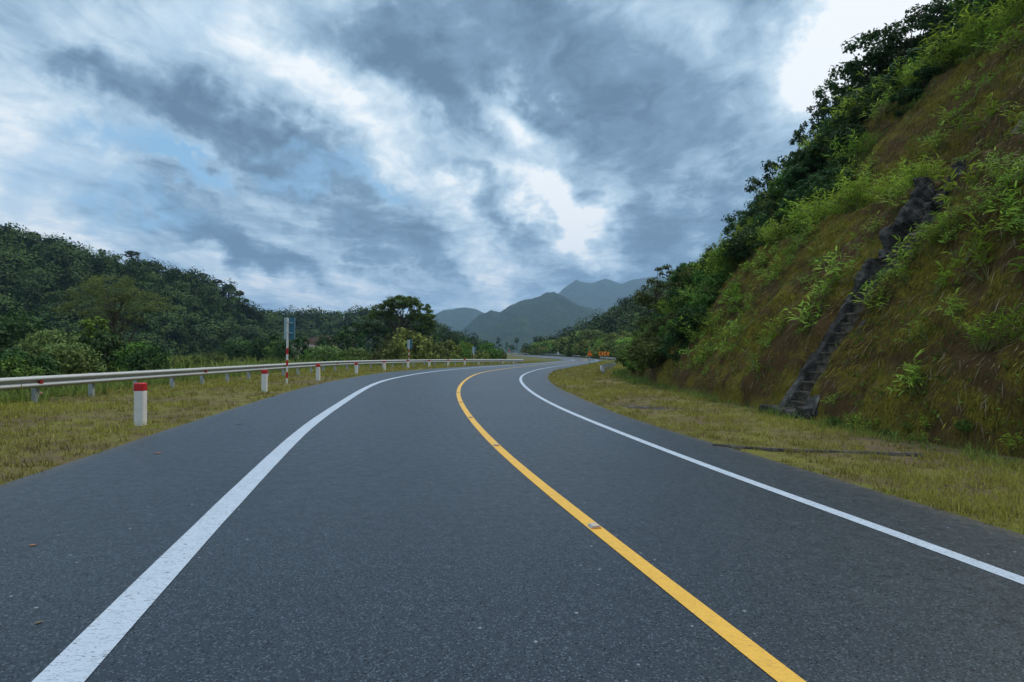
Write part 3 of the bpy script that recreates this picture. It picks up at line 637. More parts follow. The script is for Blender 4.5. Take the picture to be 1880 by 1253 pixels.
def bamboo_meshes(seed, nstem, h, spread, leafL, leafW, leafmat, per=10):
    rng = np.random.default_rng(seed); mb = MB(); C = []; A = []; S = []; T = []
    for i in range(nstem):
        az = rng.random() * 2 * math.pi; ln = spread * (.25 + .9 * rng.random()); hh = h * (.55 + .5 * rng.random())
        b = np.array([math.cos(az), math.sin(az), 0]) * rng.random() * spread * .25; e = b + np.array([math.cos(az) * ln, math.sin(az) * ln, hh])
        m_ = b * .55 + e * .45 + np.array([0, 0, hh * .16])
        mb.tube([b - np.array([0, 0, .12]), m_, e], [.010, .007, .003], 3, caps=False)
        tn = rng.random()
        for q_ in range(per):
            f = .28 + .75 * rng.random(); f = min(f, 1.0)
            p = (1 - f) ** 2 * b + 2 * f * (1 - f) * m_ + f * f * e
            a2 = rng.random() * 2 * math.pi; dr = np.array([math.cos(a2), math.sin(a2), .35 * rng.normal() + .25]) + .5 * np.array([math.cos(az), math.sin(az), 0]) * f
            dr /= np.linalg.norm(dr); l = leafL * (.6 + .7 * rng.random())
            C.append(p + dr * l * .5); A.append(dr); sd_ = np.cross(dr, [0, 0, 1.0]) + rng.normal(size=3) * .35; sd_ -= dr * (sd_ @ dr); S.append(sd_ / np.linalg.norm(sd_)); T.append((l, tn))
    T = np.array(T); C = np.array(C); A = np.array(A); S = np.array(S); L = T[:, 0]
    # each leaf: two bent quads, tip drooping
    V = np.stack([C - A * L[:, None] / 2, C + S * leafW / 2 - A * L[:, None] * .15, C + S * leafW * .4 + A * L[:, None] * .15, C + A * L[:, None] / 2 + np.array([0, 0, -1]) * L[:, None] * .14, C - S * leafW * .4 + A * L[:, None] * .15, C - S * leafW / 2 - A * L[:, None] * .15], 1).reshape(-1, 3)
    b = np.arange(len(C))[:, None] * 6
    Fc = np.concatenate([b + np.array([[0, 1, 4, 5]]), b + np.array([[1, 2, 3, 4]])], 0)
    return (V, Fc, np.repeat(T[:, 1] * .8 + .2 * rng.random(len(C)), 6), M[leafmat]), mb
def make_plant(name, meshes, loc, label, cat, group=None, rot=0, scale=1, leaf='foliage', stem='stem', stem_mat='bark'):
    (V, Fc, t, mt), mb = meshes
    root = thing(name, loc, label, cat, group, rot, scale)
    np_mesh(leaf, V, Fc, mt, root, tint=t); mb.build(stem, M[stem_mat], root)
    return root

class Kind:
    """first use builds, later uses copy"""
    def __init__(s, name, meshes, cat, plant=True, **kw): s.name = name; s.me = meshes; s.cat = cat; s.plant = plant; s.kw = kw; s.root = None
    def put(s, loc, label, group=None, rot=0, scale=1, tilt=None):
        if s.root is None:
            f = make_plant if s.plant else make_tree
            s.root = f(s.name, s.me, loc, label, s.cat, group, rot, scale, **s.kw)
            if tilt: s.root.rotation_euler = (tilt[0], tilt[1], rot)
            return s.root
        return dup(s.root, loc, rot, scale, label, group, tilt)

# ------------------------------------------------------------------ guardrails
WP = [(0.012, -0.156), (0.020, -0.150), (0.083, -0.105), (0.083, -0.060), (0.010, -0.020), (0.010, 0.020), (0.083, 0.060), (0.083, 0.105), (0.020, 0.150), (0.012, 0.156)]
WP = WP + [(d - 0.006, z) for d, z in reversed(WP)]
def path3(pts, step=0.5):
    p = np.array(pts, float); xy_ = spline(p[:, :2], step, 1.2, 0.5); s0 = np.concatenate([[0], np.cumsum(np.hypot(*np.diff(p[:, :2], axis=0).T))])
    s1 = np.concatenate([[0], np.cumsum(np.hypot(*np.diff(xy_, axis=0).T))])
    return np.column_stack([xy_, np.interp(s1 / s1[-1], s0 / s0[-1], p[:, 2])])
def guardrail(pts, label, side=1, spacing=2.0, refl=8.0, group=None, post_drop=0.85, start=0.4, ends=True):
    L = path3(pts); T = np.gradient(L[:, :2], axis=0); T /= np.hypot(T[:, 0], T[:, 1])[:, None]; N = np.stack([T[:, 1], -T[:, 0]], 1) * side
    o0 = L[0].copy(); root = thing('guardrail', (o0[0], o0[1], o0[2] - 0.7), label, 'guardrail', group); org = np.array([o0[0], o0[1], o0[2] - 0.7])
    n = len(WP); V = []
    for p, nn in zip(L, N):
        for d, z in WP: V.append((p[0] + nn[0] * d, p[1] + nn[1] * d, p[2] - 0.156 + z))
    V = np.array(V) - org; F_ = []
    for i in range(len(L) - 1):
        for k_ in range(n): F_.append((i * n + k_, i * n + (k_ + 1) % n, (i + 1) * n + (k_ + 1) % n, (i + 1) * n + k_))
    np_mesh('rail', V, np.array(F_), M['galv'], root)
    s = np.concatenate([[0], np.cumsum(np.hypot(*np.diff(L[:, :2], axis=0).T))])
    ev = lambda q, A: np.array([np.interp(q, s, A[:, k_]) for k_ in range(A.shape[1])])
    q = start; nposts = 0
    while q < s[-1] - .2 and nposts < 98:
        p = ev(q, L) - org; nn = ev(q, N); a = math.atan2(nn[1], nn[0]); mb = MB()
        c = (p[0] - nn[0] * .10, p[1] - nn[1] * .10)
        zt = p[2] + 0.012; zb = p[2] - post_drop
        Mx = Matrix.Translation((c[0], c[1], 0)) @ Matrix.Rotation(a, 4, 'Z')
        sec = [(-.06, -.055), (.06, -.055), (.06, .055), (.052, .055), (.052, -.047), (-.052, -.047), (-.052, .055), (-.06, .055)]
        V8 = [Mx @ Vector((u_, v_, zz)) for zz in (zb, zt) for u_, v_ in sec]
        mb.raw(V8, [tuple(range(8)), tuple(range(8, 16))] + [(i_, (i_ + 1) % 8, (i_ + 1) % 8 + 8, i_ + 8) for i_ in range(8)])
        po = mb.build('post', M['galv_post'], root)
        mb = MB(); mb.box((c[0] + nn[0] * .083, c[1] + nn[1] * .083, p[2] - .156), (.044, .09, .20), a, .004); mb.build('spacer', M['galv_post'], root)
        b2 = MB(); b2.box((p[0] + nn[0] * .017, p[1] + nn[1] * .017, p[2] - .156), (.014, .03, .03), a, .004); b2.build('bolt', M['galv_post'], root)
        q += spacing; nposts += 1
    if refl:
        q = start
        while q < s[-1]:
            p = ev(q, L) - org; nn = ev(q, N); a = math.atan2(nn[1], nn[0]); mb = MB()
            Mx = Matrix.Translation((p[0] + nn[0] * .055, p[1] + nn[1] * .055, p[2] - .156)) @ Matrix.Rotation(a, 4, 'Z')
            mb.prism([(-.04, -.035), (.030, -.045), (.030, .045), (-.04, .035)], -.05, .05, Mx); mb.build('reflector', M['reflector'], root)
            q += refl
    if ends:
        for i, sg in ((0, -1), (len(L) - 1, 1)):
            p = L[i] - org; t_ = T[i] * sg; nn = N[i]; mb = MB(); V = []
            for k_ in range(7):
                an = k_ / 6 * math.pi * .95; c = (p[0] + t_[0] * .26 * math.sin(an) + nn[0] * (.045 - .13 * (1 - math.cos(an))), p[1] + t_[1] * .26 * math.sin(an) + nn[1] * (.045 - .13 * (1 - math.cos(an))))
                V.append((c[0], c[1], p[2] - .318)); V.append((c[0], c[1], p[2] + .004))
            mb.raw(V, [(2 * k_, 2 * k_ + 2, 2 * k_ + 3, 2 * k_ + 1) for k_ in range(6)]); mb.build('end_wing', M['galv'], root)
    return root
rail_pts = [(-12.7, -9), (-12.7, 3), (-12.6, 15.7), (-12.5, 24), (-12.35, 34), (-12.0, 40), (-11.1, 45), (-9.6, 51), (-7.6, 56.5), (-5.0, 62), (-2.0, 68), (1.6, 74)]
guardrail([(x, y, 0.69 - 0.02 * x - 0.0024 * max(0, y - 38)) for x, y in rail_pts], 'long steel guardrail with red reflectors along the left verge', 1, 2.0, 8.0, start=0.65)
guardrail([(at(p, d), d, zat(r, d)) for p, d, r in [(1128, 112, 657.2), (1113, 128, 656.2), (1100, 142, 655.4), (1080, 165, 654.0), (1060, 190, 652.8), (1025, 226, 650.8), (990, 264, 649.4)]], 'far steel guardrail on the outside of the second bend', -1, 4.0, 0, post_drop=1.1)
guardrail([(at(p, d), d, zat(r, d)) for p, d, r in [(970, 285, 648.9), (945, 305, 648.4), (912, 330, 648.0)]], 'farthest strip of guardrail beside the small far signs', -1, 4.0, 0, post_drop=1.4)
guardrail([(6.85, 43.4, 0.40), (7.05, 45.2, 0.44), (7.7, 48.5, 0.47), (8.9, 53, 0.47), (10.6, 59, 0.46)], 'short curved guardrail seen from behind on the inside of the bend', -1, 2.0, 0, post_drop=0.75)

# ------------------------------------------------------------------ concrete marker posts
def marker_meshes():
    a, b = MB(), MB()
    a.box((0, 0, 0.22), (.175, .175, .84), 0, .018); b.box((0, 0, 0.70), (.180, .180, .155), 0, .016)
    return a, b
mposts = [((258, 780), .83, 'concrete marker post with red top, the largest and nearest, alone on the left verge'), ((485.5, 718), .76, 'white marker post with red top just left of the first striped sign pole'),
          ((584, 698), .79, 'white marker post with red top right of the first striped sign pole'), ((654.3, 688), .72, 'white marker post halfway between the first two striped sign poles'),
          ((705.5, 680), .70, 'white marker post left of the second striped sign pole'), ((749, 676), .70, 'white marker post standing in front of the second striped sign pole'),
          ((788, 674.6), .68, 'white marker post right of the second striped sign pole'), ((822.6, 672.6), .66, 'small far marker post, second to the right of the second sign pole'),
          ((853, 671), .66, 'small far marker post just left of the third sign pole'), ((879, 670), .64, 'small far marker post just right of the third sign pole'),
          ((902, 669), .62, 'tiny far marker post before the end of the long guardrail'), ((923, 668.5), .62, 'tiny far marker post near the end of the long guardrail'), ((943, 667.6), .62, 'tiny farthest marker post at the end of the long guardrail')]
for i, (p, h, lab) in enumerate(mposts):
    x, y = hit(*p); z = float(ground_z(x, y)[0]); fa = math.atan2(y, x) * 0 + 0.12 - 0.25 * (i > 3)
    if i == 0:
        mp = thing('marker_post', (x, y, z), lab, 'marker post', 'red topped marker posts along the left verge', fa, (1, 1, h / .78)); a, b = marker_meshes()
        a.build('shaft', M['post_white'], mp); b.build('red_cap', M['red'], mp)
    else: dup(mp, (x, y, z), fa + random.uniform(-.1, .1), (1, 1, h / .78), lab, 'red topped marker posts along the left verge', (random.uniform(-.015, .015), random.uniform(-.015, .015)))

# ------------------------------------------------------------------ striped poles carrying signs seen from behind
def sign_pole(px, py, top, wpx, hpx, label):
    x, y = hit(px, py); z = float(ground_z(x, y)[0]) - .05; H = zat(top, y) - z; W = wpx * y / F; SH = hpx * y / F
    root = thing('sign_pole', (x, y, z), label, 'road sign', 'striped poles with signs facing away', 0.10)
    r = 0.045; band = 0.265; k_ = 0; zz = 0.0; root.rotation_euler = (0, R(0.8), 0.10)
    while zz < H - SH - .02:
        z1 = min(zz + band, H - SH + .0) if zz < H - SH - 3 * 0 else H
        mb = MB(); mb.tube([(0, 0, zz + (0 if k_ else -.2)), (0, 0, z1)], r + (0.0008 if k_ % 2 else 0), 14)
        mb.build('red_band' if k_ % 2 else 'white_band', M['red' if k_ % 2 else 'post_white'], root, smooth=False); zz = z1; k_ += 1
        if k_ > 6: break
    mb = MB(); mb.tube([(0, 0, zz), (0, 0, H - .03)], r - .001, 14); mb.build('upper_pole', M['post_white'], root)
    zc_ = H - SH / 2
    for nm, x0, x1, y0, y1, mt in (('pale_wing', -W * .42, W * .02, .16, .066, 'sign_pale'), ('blue_wing', W * .02, W * .58, .066, .20, 'sign_blue')):
        mb = MB(); n = Vector((y1 - y0, -(x1 - x0), 0)).normalized() * .003
        v = [(x0, y0, zc_ - SH / 2), (x1, y1, zc_ - SH / 2), (x1, y1, zc_ + SH / 2), (x0, y0, zc_ + SH / 2)]
        mb.raw([(p[0] + n.x, p[1] + n.y, p[2]) for p in v] + [(p[0] - n.x, p[1] - n.y, p[2]) for p in v], [(0, 1, 2, 3), (7, 6, 5, 4), (0, 4, 5, 1), (1, 5, 6, 2), (2, 6, 7, 3), (3, 7, 4, 0)])
        mb.build(nm, M[mt], root)
    mb = MB(); mb.box((W * .56, .195, zc_), (.03, .03, SH), .2, .005); mb.build('rim', M['sign_pale'], root)
    for f in (.24, -.22):
        mb = MB(); mb.box((W * .14, .06, zc_ + SH * f), (W * .62, .05, .035), .10, .006); mb.tube([(0, 0, zc_ + SH * f - .025), (0, 0, zc_ + SH * f + .025)], r + .008, 14); mb.build('bracket', M['galv_post'], root)
sign_pole(526.5, 703.6, 583, 19, 40, 'tall red and white striped sign pole nearest the camera, blue sign seen from behind')
sign_pole(750.5, 671.5, 624, 9, 16.5, 'middle striped sign pole with blue sign back in front of the yellowish bush')
sign_pole(869.5, 668.6, 637, 7, 12, 'farthest striped sign pole with small blue sign among green shrubs')

# ------------------------------------------------------------------ warning signs by the second bend
def flat(poly, y0, y1): 
    mb = MB(); mb.prism(poly, y0, y1); return mb
def tri(w_, h_, inset=0.0):
    k_ = inset; return [(-w_ / 2 + k_ * 1.73, k_), (w_ / 2 - k_ * 1.73, k_), (0, h_ - 2 * k_)]
def warn_sign(px, d, base, bottom, top, wpx, label, kind):
    x = at(px, d); zb = zat(base, d); s0 = zat(bottom, d) - zb; s1 = zat(top, d) - zb; W = wpx * d / F
    root = thing('road_sign', (x, d, zb), label, 'road sign', None, 0.05)
    mb = MB(); mb.tube([(0, 0.03, -.3), (0, 0.03, s1 - .06)], .05, 10); mb.build('pole', M['galv_post'], root)
    h = s1 - s0; T_ = lambda poly: [(p[0], p[1] + s0) for p in poly]
    if kind == 'bend':
        flat(T_(tri(W, h)), -.030, -.020).build('border', M['sign_red'], root)
        flat(T_(tri(W, h, .07 * h)), -.034, -.031).build('panel', M['orange'], root)
        flat(T_([(-.10 * W, .18 * h), (.0 * W, .18 * h), (.0, .38 * h), (.09 * W, .52 * h), (.01 * W, .64 * h), (-.06 * W, .56 * h), (-.10 * W, .36 * h)]), -.038, -.035).build('symbol', M['black'], root)
    elif kind == 'chevron':
        flat(T_([(-W / 2, 0), (W / 2, 0), (W / 2, h), (-W / 2, h)]), -.030, -.020).build('panel', M['orange'], root)
        flat(T_([(.30 * W, .06 * h), (.02 * W, .06 * h), (-.32 * W, .5 * h), (.02 * W, .94 * h), (.30 * W, .94 * h), (-.04 * W, .5 * h)]), -.036, -.031).build('chevron', M['black'], root)
    else:
        flat(T_(tri(W, h)), -.030, -.020).build('panel', M['sign_grey' if kind == 'grey' else 'sign_red'], root)
    return root
warn_sign(1082.5, 77, 671, 653.5, 643, 11, 'orange triangular bend warning sign on thin pole at the inside of the bend', 'bend')
warn_sign(1103.6, 108, 664, 653.6, 646, 8, 'orange and black chevron board on its own pole across the bend', 'chevron')
warn_sign(1113.5, 118, 662.5, 653.2, 646, 9, 'orange and black chevron board, the one on the right, farther off', 'chevron')
warn_sign(1024.5, 118, 660.8, 651, 644.8, 7, 'grey back of a triangular sign at the tip of the grass', 'grey')
warn_sign(935, 300, 652, 646.2, 642.2, 4.5, 'tiny faded red triangular sign far beyond the road', 'red')
warn_sign(948.5, 250, 653.5, 650, 645.5, 5, 'tiny grey triangular sign back on the far grass', 'grey')

# ------------------------------------------------------------------ road studs, fallen leaves, stones
for i, (p, lab) in enumerate([((1078.5, 961.5), 'amber road stud on the yellow line, nearest the camera'), ((911, 822), 'amber road stud on the yellow line, second from the camera'), ((862.5, 767), 'amber road stud on the yellow line, third from the camera'), ((845, 739), 'amber road stud on the yellow line, fourth from the camera'), ((840.7, 720.5), 'amber road stud on the yellow line, fifth and farthest')]):
    x, y = hit(*p); j = int(((LINE_C - np.array([x, y])) ** 2).sum(1).argmin()); x, y = LINE_C[j]; t_ = LINE_C[j + 1] - LINE_C[j]; a = math.atan2(t_[1], t_[0]) - math.pi / 2
    if i == 0:
        stud = thing('road_stud', (x, y, bank_z(x) + .006), lab, 'road stud', 'studs along the yellow line', a)
        mb = MB(); mb.prism([(-.05, 0), (.05, 0), (.032, .022), (-.032, .022)], -.05, .05); b = mb.build('stud_body', M['stud'], stud)
        mb = MB(); mb.raw([(-.044, -.054, .003), (.044, -.054, .003), (.030, -.034, .024), (-.030, -.034, .024), (-.044, -.049, .001), (.044, -.049, .001), (.030, -.030, .020), (-.030, -.030, .020)], [(0, 1, 2, 3), (7, 6, 5, 4), (0, 4, 5, 1), (1, 5, 6, 2), (2, 6, 7, 3), (3, 7, 4, 0)]); mb.build('reflector', M['amber'], stud)
    else: dup(stud, (x, y, float(bank_z(x)) + .006), a, 1, lab, 'studs along the yellow line')
def leaf_obj(px, py, size, rot, label, mat='dead_leaf'):
    x, y = hit(px, py); n = 9; V = []; 
    for i in range(n):
        f = i / (n - 1); wd = math.sin(math.pi * f ** .8) * .28
        for sgn in (-1, 0, 1): V.append(((f - .5) * size, sgn * wd * size, (.02 + .16 * abs(sgn) * wd + .12 * (f - .4) ** 2) * size))
    o = np_mesh('fallen_leaf', np.array(V), grid_faces(n, 3), M[mat]); o.location = (x, y, float(bank_z(x)) + .004); o.rotation_euler = (0, 0, rot)
    tag(o, label, 'leaf')
leaf_obj(60, 1002, .055, .3, 'small reddish dead leaf on the asphalt left of the wide white line')
leaf_obj(291, 833, .11, .1, 'tan dead leaf on the shoulder near the nearest marker post')
leaf_obj(440, 779, .14, .4, 'curled pale leaf on the left shoulder below the second marker post', 'straw')
leaf_obj(72, 1144, .045, 1.0, 'tiny pale leaf at the left bottom of the road', 'straw')
def stone(px, py, d, size, label, seed):
    rng = np.random.default_rng(seed); mb = MB(); nl, nk = 7, 10; V = []
    for i in range(nl):
        a = math.pi * i / (nl - 1)
        for k_ in range(nk):
            b = 2 * math.pi * k_ / nk; r = 1 + .25 * float(fbm(np.array([math.cos(b) * math.sin(a) * 1.3 + seed]), np.array([math.sin(b) * math.sin(a) * 1.3 + math.cos(a)]), 2, seed)[0])
            V.append((r * math.sin(a) * math.cos(b) * size, r * math.sin(a) * math.sin(b) * size * .8, r * math.cos(a) * size * .6))
    mb.raw(V, [(i * nk + k_, i * nk + (k_ + 1) % nk, (i + 1) * nk + (k_ + 1) % nk, (i + 1) * nk + k_) for i in range(nl - 1) for k_ in range(nk)])
    o = mb.build('stone', M['stone'], smooth=True); o.location = (at(px, d), d, zat(py, d)); tag(o, label, 'stone')
stone(60, 725, 16.5, .10, 'reddish stone under the guardrail, left of the pair', 4); stone(73, 724, 16.6, .12, 'reddish stone under the guardrail, the bigger one beside the first post', 8); stone(42, 731, 16.2, .07, 'small reddish stone lying in the grass under the guardrail', 12)

# ------------------------------------------------------------------ stepped drain up the cut slope
def stepped_drain(ya, yb, s0, s1, label, group, apron):
    a0 = face_pt(ya - .6, s0); org = np.array([slope_pt((ya + yb) / 2, s0).x, (ya + yb) / 2, slope_pt((ya + yb) / 2, s0).z])
    root = thing('stepped_drain', tuple(org), label, 'stepped drain', group)
    i = int(np.abs(BASE[:, 1] - (ya + yb) / 2).argmin()); T = BASE[i + 1] - BASE[i - 1]; T /= np.hypot(*T); N = np.array([T[1], -T[0]])
    p0 = slope_pt((ya + yb) / 2, s0); p1 = slope_pt((ya + yb) / 2, s1); H = p1.z - p0.z; run = math.hypot(p1.x - p0.x, p1.y - p0.y)
    nst = int(H / .27); up_ = Vector((run, 0, H)).normalized(); nr_ = Vector((-up_.z, 0, up_.x))
    Mx = Matrix(((N[0], T[0], 0, 0), (N[1], T[1], 0, 0), (0, 0, 1, 0), (0, 0, 0, 1)))
    hw = (yb - ya) / 2; rng = np.random.default_rng(5)
    mb = MB(); prof = []
    for k_ in range(nst):
        x0 = run * k_ / nst + .20 + .30 * float(sstep(k_ / nst, .5, .7)); z0 = H * k_ / nst - .06
        prof += [(x0, z0), (x0, z0 + H / nst)]
    for k_ in range(nst):
        x0, z0 = prof[2 * k_]; x1, z1 = prof[2 * k_ + 1]; x2 = prof[2 * k_ + 2][0] if k_ + 1 < nst else x1 + .2
        j = rng.normal() * .012
        mb.prism([(x0 + j, z0 - .35), (x2 + .12, z0 - .35), (x2 + .12, z1), (x0 - .035 + j, z1), (x0 - .035 + j, z1 - .05), (x0 + j, z1 - .05)], -hw + .26, hw - .26, Mx)
    mb.build('steps', M['concrete_step'], root)
    for sg in (-1, 1):
        n = int((s1 - s0) / .07); V = []; up0 = .05 if sg > 0 else .02; sec = [(-.75, -.14), (up0 - .05, -.15), (up0, -.11), (up0 + .01, .02), (up0, .11), (up0 - .05, .15), (-.75, .14)]
        for k_ in range(n + 1):
            f = k_ / n; c = Vector((run * f, sg * (hw - .15), H * f))
            rag = float(fbm(np.array([f * 26 + 9 * sg]), np.array([sg * 3.1]), 4, 77)[0]); rag2 = float(fbm(np.array([f * 40]), np.array([sg * 5.1]), 3, 79)[0])
            for m_, (a_, b_) in enumerate(sec):
                pr = float(fbm(np.array([f * 34 + m_ * 5.3]), np.array([m_ * 1.9 + sg]), 3, 83)[0])
                g_ = float(sstep(f, .35, .7)); a2 = a_ + ((rag * (.05 + .22 * g_) + (.04 + .12 * g_) * pr + .07 * g_) if a_ > -.3 else 0); wv = b_ * (1.0 + (.2 + .5 * g_) * rag2 + (.2 + .6 * g_) * pr)
                V.append(Mx @ (c + nr_ * a2 + Vector((0, wv, 0)) + up_ * (.05 * pr)))
        k2 = len(sec); F_ = [(i_ * k2 + m_, i_ * k2 + (m_ + 1) % k2, (i_ + 1) * k2 + (m_ + 1) % k2, (i_ + 1) * k2 + m_) for i_ in range(n) for m_ in range(k2)]
        w2 = MB(); w2.raw(V, F_ + [tuple(range(k2)), tuple(range(n * k2, n * k2 + k2))]); w2.build('side_wall', M['concrete'], root)
    if apron:
        for (cx, cy, cz, sx, sy, sz, rz) in ((-.05, 0, -.05, .60, 1.3, .16, .03), (-.30, hw - .12, -.04, .60, .12, .22, -.5), (-.02, -hw + .1, -.02, .40, .42, .34, .25)):
            m3 = MB(); m3.box((0, 0, 0), (sx, sy, sz), rz, .03); v = [Mx @ (Vector(p) + Vector((cx, cy, cz))) for p in m3.v]; m3.v = [tuple(p) for p in v]; m3.build('apron', M['concrete'], root)
    return root
def wing_wall(o, ya, y_b, s0, s1):
    n, V = 34, []; org = Vector(o.location)
    for k_ in range(n + 1):
        f = k_ / n; s = s0 + (s1 - s0) * f; wd = (y_b - ya) * (1 - .75 * f ** 1.5)
        for q_ in range(7):
            g = q_ / 6; y = y_b - wd * g; r = float(fbm(np.array([s * 2.2]), np.array([y * 3.1]), 4, 87)[0])
            V.append(slope_pt(y, s, 0) + Vector((-.83, 0, .56)) * (.06 + .13 * r - .16 * (g > .95)) - org)
    b = np_mesh('wing_wall', np.array(V), grid_faces(n + 1, 7), M['concrete_pale'], o)
dr_ = stepped_drain(st_y0, st_y1, 0.15, 8.1, 'long grey concrete stepped drain climbing the lower mossy slope', 'stepped drains on the cut slope', True)
wing_wall(dr_, st_y0 - .62, st_y0 + .12, .1, 4.4)
stepped_drain(st_y0, st_y1, 10.9, 18.4, 'upper concrete drain at the right edge, above the bench', 'stepped drains on the cut slope', False)
def kerb(pts, w_, h_, name, label, cat, seed=1):
    L = spline(pts, .12, .1, .12); T = np.gradient(L, axis=0); T /= np.hypot(T[:, 0], T[:, 1])[:, None]; N = np.stack([T[:, 1], -T[:, 0]], 1); V = []
    for i, (p, nn) in enumerate(zip(L, N)):
        r = fbm(np.array([p[0] * 2.1]), np.array([p[1] * 2.1]), 3, seed)[0]
        for a, z in ((-.5, -.2), (-.5, h_), (.5, h_), (.5, -.2)): V.append((p[0] + nn[0] * a * w_ * (1 + .4 * r), p[1] + nn[1] * a * w_ * (1 + .4 * r), float(bank_z(p[0])) + z * (1 + .6 * r if z > 0 else 1)))
    F_ = [(i * 4 + k_, i * 4 + (k_ + 1) % 4, i * 4 + 4 + (k_ + 1) % 4, i * 4 + 4 + k_) for i in range(len(L) - 1) for k_ in range(4)]
    tag(np_mesh(name, np.array(V), np.array(F_), M['concrete']), label, cat)
kerb([hit(1322, 819), hit(1400, 825), hit(1500, 829), hit(1600, 832), hit(1700, 836)], .09, .025, 'drain_kerb', 'thin dark concrete drain edge crossing the right grass verge', 'drain', 3)
pc = hit(1182, 747); rp = np.random.default_rng(3); V = [(pc[0], pc[1], float(bank_z(pc[0])) + .02)]
for k_ in range(26):
    a = 2 * math.pi * k_ / 26; rr = 1 + .35 * rp.normal() * .6; V.append((pc[0] + 0.85 * rr * math.cos(a), pc[1] + .75 * rr * math.sin(a), float(bank_z(pc[0] + math.cos(a))) - .03))
tag(np_mesh('bare_patch', np.array(V), np.array([(0, 1 + k_, 1 + (k_ + 1) % 26) for k_ in range(26)]), M['concrete']), 'bare grey patch in the grass of the inner verge', 'ground patch', kind='structure')
polar_hill('earth_bank', [(548, 335, 372, 634), (562, 335, 372, 626), (576, 335, 372, 619), (598, 335, 372, 617), (614, 335, 372, 624), (628, 335, 372, 634)], M['dirt'], 'bare red earth cutting on the far ridge', 40, 18, 0.5, seed=31)
polar_hill('dirt_track', [(525, 300, 318, 631), (548, 300, 318, 629), (568, 300, 318, 632), (590, 300, 318, 636), (605, 300, 318, 640)], M['track'], 'pale dirt track below the red cutting', 30, 8, 0.05, seed=33)

# ------------------------------------------------------------------ grass on the verges (stuff)
def blades(name, n, region, h0, h1, wd, mat, label, seed, grow=0.5, tint_bias=0.0, spread=.6):
    rng = np.random.default_rng(seed); P_ = []
    tot = 0
    while tot < n:
        c = region(rng, 60000); P_.append(c); tot += len(c)
    p = np.concatenate(P_)[:n]; x, y = p[:, 0], p[:, 1]
    pn = fbm(x * .55, y * .55, 4, 51); pn2 = fbm(x * 2.7, y * 2.7, 3, 57); keep = rng.random(n) < np.clip(0.66 + 1.4 * pn + 1.0 * pn2, .10, 1)
    x, y, pn, pn2 = x[keep], y[keep], pn[keep], pn2[keep]; n = len(x)
    tw = 7; m_ = n // tw; x, y, pn, pn2 = [np.repeat(q_[:m_], tw) for q_ in (x, y, pn, pn2)]; n = m_ * tw
    th = np.repeat(.55 + .9 * rng.random(m_) ** 1.6, tw); td = np.repeat(rng.normal(size=m_) * .22, tw)
    rr_ = .018 * np.maximum(1, np.hypot(x, y) / 12) ** .8 + .02; x = x + rng.normal(size=n) * rr_; y = y + rng.normal(size=n) * rr_
    dist = np.hypot(x, y); sc = np.maximum(1, dist / 14) ** grow
    h = (h0 + (h1 - h0) * rng.random(n) ** 2.2) * (0.8 + .5 * np.clip(pn2 + pn, -.6, 1)) * np.minimum(sc, 2.0) * th; wv = wd * sc * (.7 + .6 * rng.random(n))
    z = ground_z(x, y) - 0.01; a = rng.random(n) * 2 * math.pi; b = rng.random(n) * 2 * math.pi; ln = h * spread * rng.random(n) * 1.5
    B_ = np.stack([x, y, z], 1); sdv = np.stack([np.cos(a), np.sin(a), 0 * a], 1) * wv[:, None] / 2
    mid_ = B_ + np.stack([np.cos(b) * ln * .35, np.sin(b) * ln * .35, h * .6], 1); tip = B_ + np.stack([np.cos(b) * ln, np.sin(b) * ln, h * (1 - .35 * rng.random(n))], 1)
    V = np.stack([B_ - sdv, B_ + sdv, mid_ + sdv * .6, tip, mid_ - sdv * .6], 1).reshape(-1, 3); q = np.arange(n)[:, None] * 5
    F_ = np.concatenate([q + np.array([[0, 1, 2, 4]]), q + np.array([[4, 2, 3, 3]])])
    F3 = np.concatenate([q + np.array([[0, 1, 2]]), q + np.array([[0, 2, 4]]), q + np.array([[4, 2, 3]])])
    t = np.clip(.45 + .8 * pn + .35 * rng.normal(size=n) * .6 + td + tint_bias, 0, 1)
    tag(np_mesh(name, V, F3, M[mat], tint=np.repeat(t, 5)), label, 'grass', kind='stuff')
def left_verge(rng, n):
    y = 3.5 * (95 / 3.5) ** rng.random(n); x = rng.uniform(-19, 12, n); k_ = (y > 42) | (x < -4); x, y = x[k_], y[k_]
    d = -sdist(np.stack([x, y], 1), EDGE_L); ok = (d > -0.07 + .14 * rng.random(len(d))) & (d < 8.5); return np.stack([x[ok], y[ok]], 1)
def right_verge(rng, n):
    y = 4.0 * (105 / 4.0) ** rng.random(n); x = rng.uniform(1.5, 20, n); k_ = (y > 50) | (x < 9.5); x, y = x[k_], y[k_]; p = np.stack([x, y], 1)
    d = sdist(p, EDGE_R); e = sdist(p, BASE); ok = (d > -0.07 + .14 * rng.random(len(d))) & (e < .1); return p[ok]
blades('grass', 170000, left_verge, .03, .17, .012, 'grass', 'short worn grass of the left verge', 61)
blades('grass', 150000, right_verge, .03, .15, .012, 'grass', 'short worn grass of the right verge', 63, tint_bias=.05)
def rail_strip(rng, n):
    y = 5 * (80 / 5) ** rng.random(n); x = rng.uniform(-24, 10, n); k_ = (y > 42) | (x < -9); x, y = x[k_], y[k_]
    d = -sdist(np.stack([x, y], 1), EDGE_L); ok = (d > 5.6 - .5 * rng.random(len(d))) & (d < 13); return np.stack([x[ok], y[ok]], 1)
blades('tall_grass', 52000, rail_strip, .18, .75, .018, 'tallgrass', 'tall uncut grass behind the long guardrail', 67, .4)
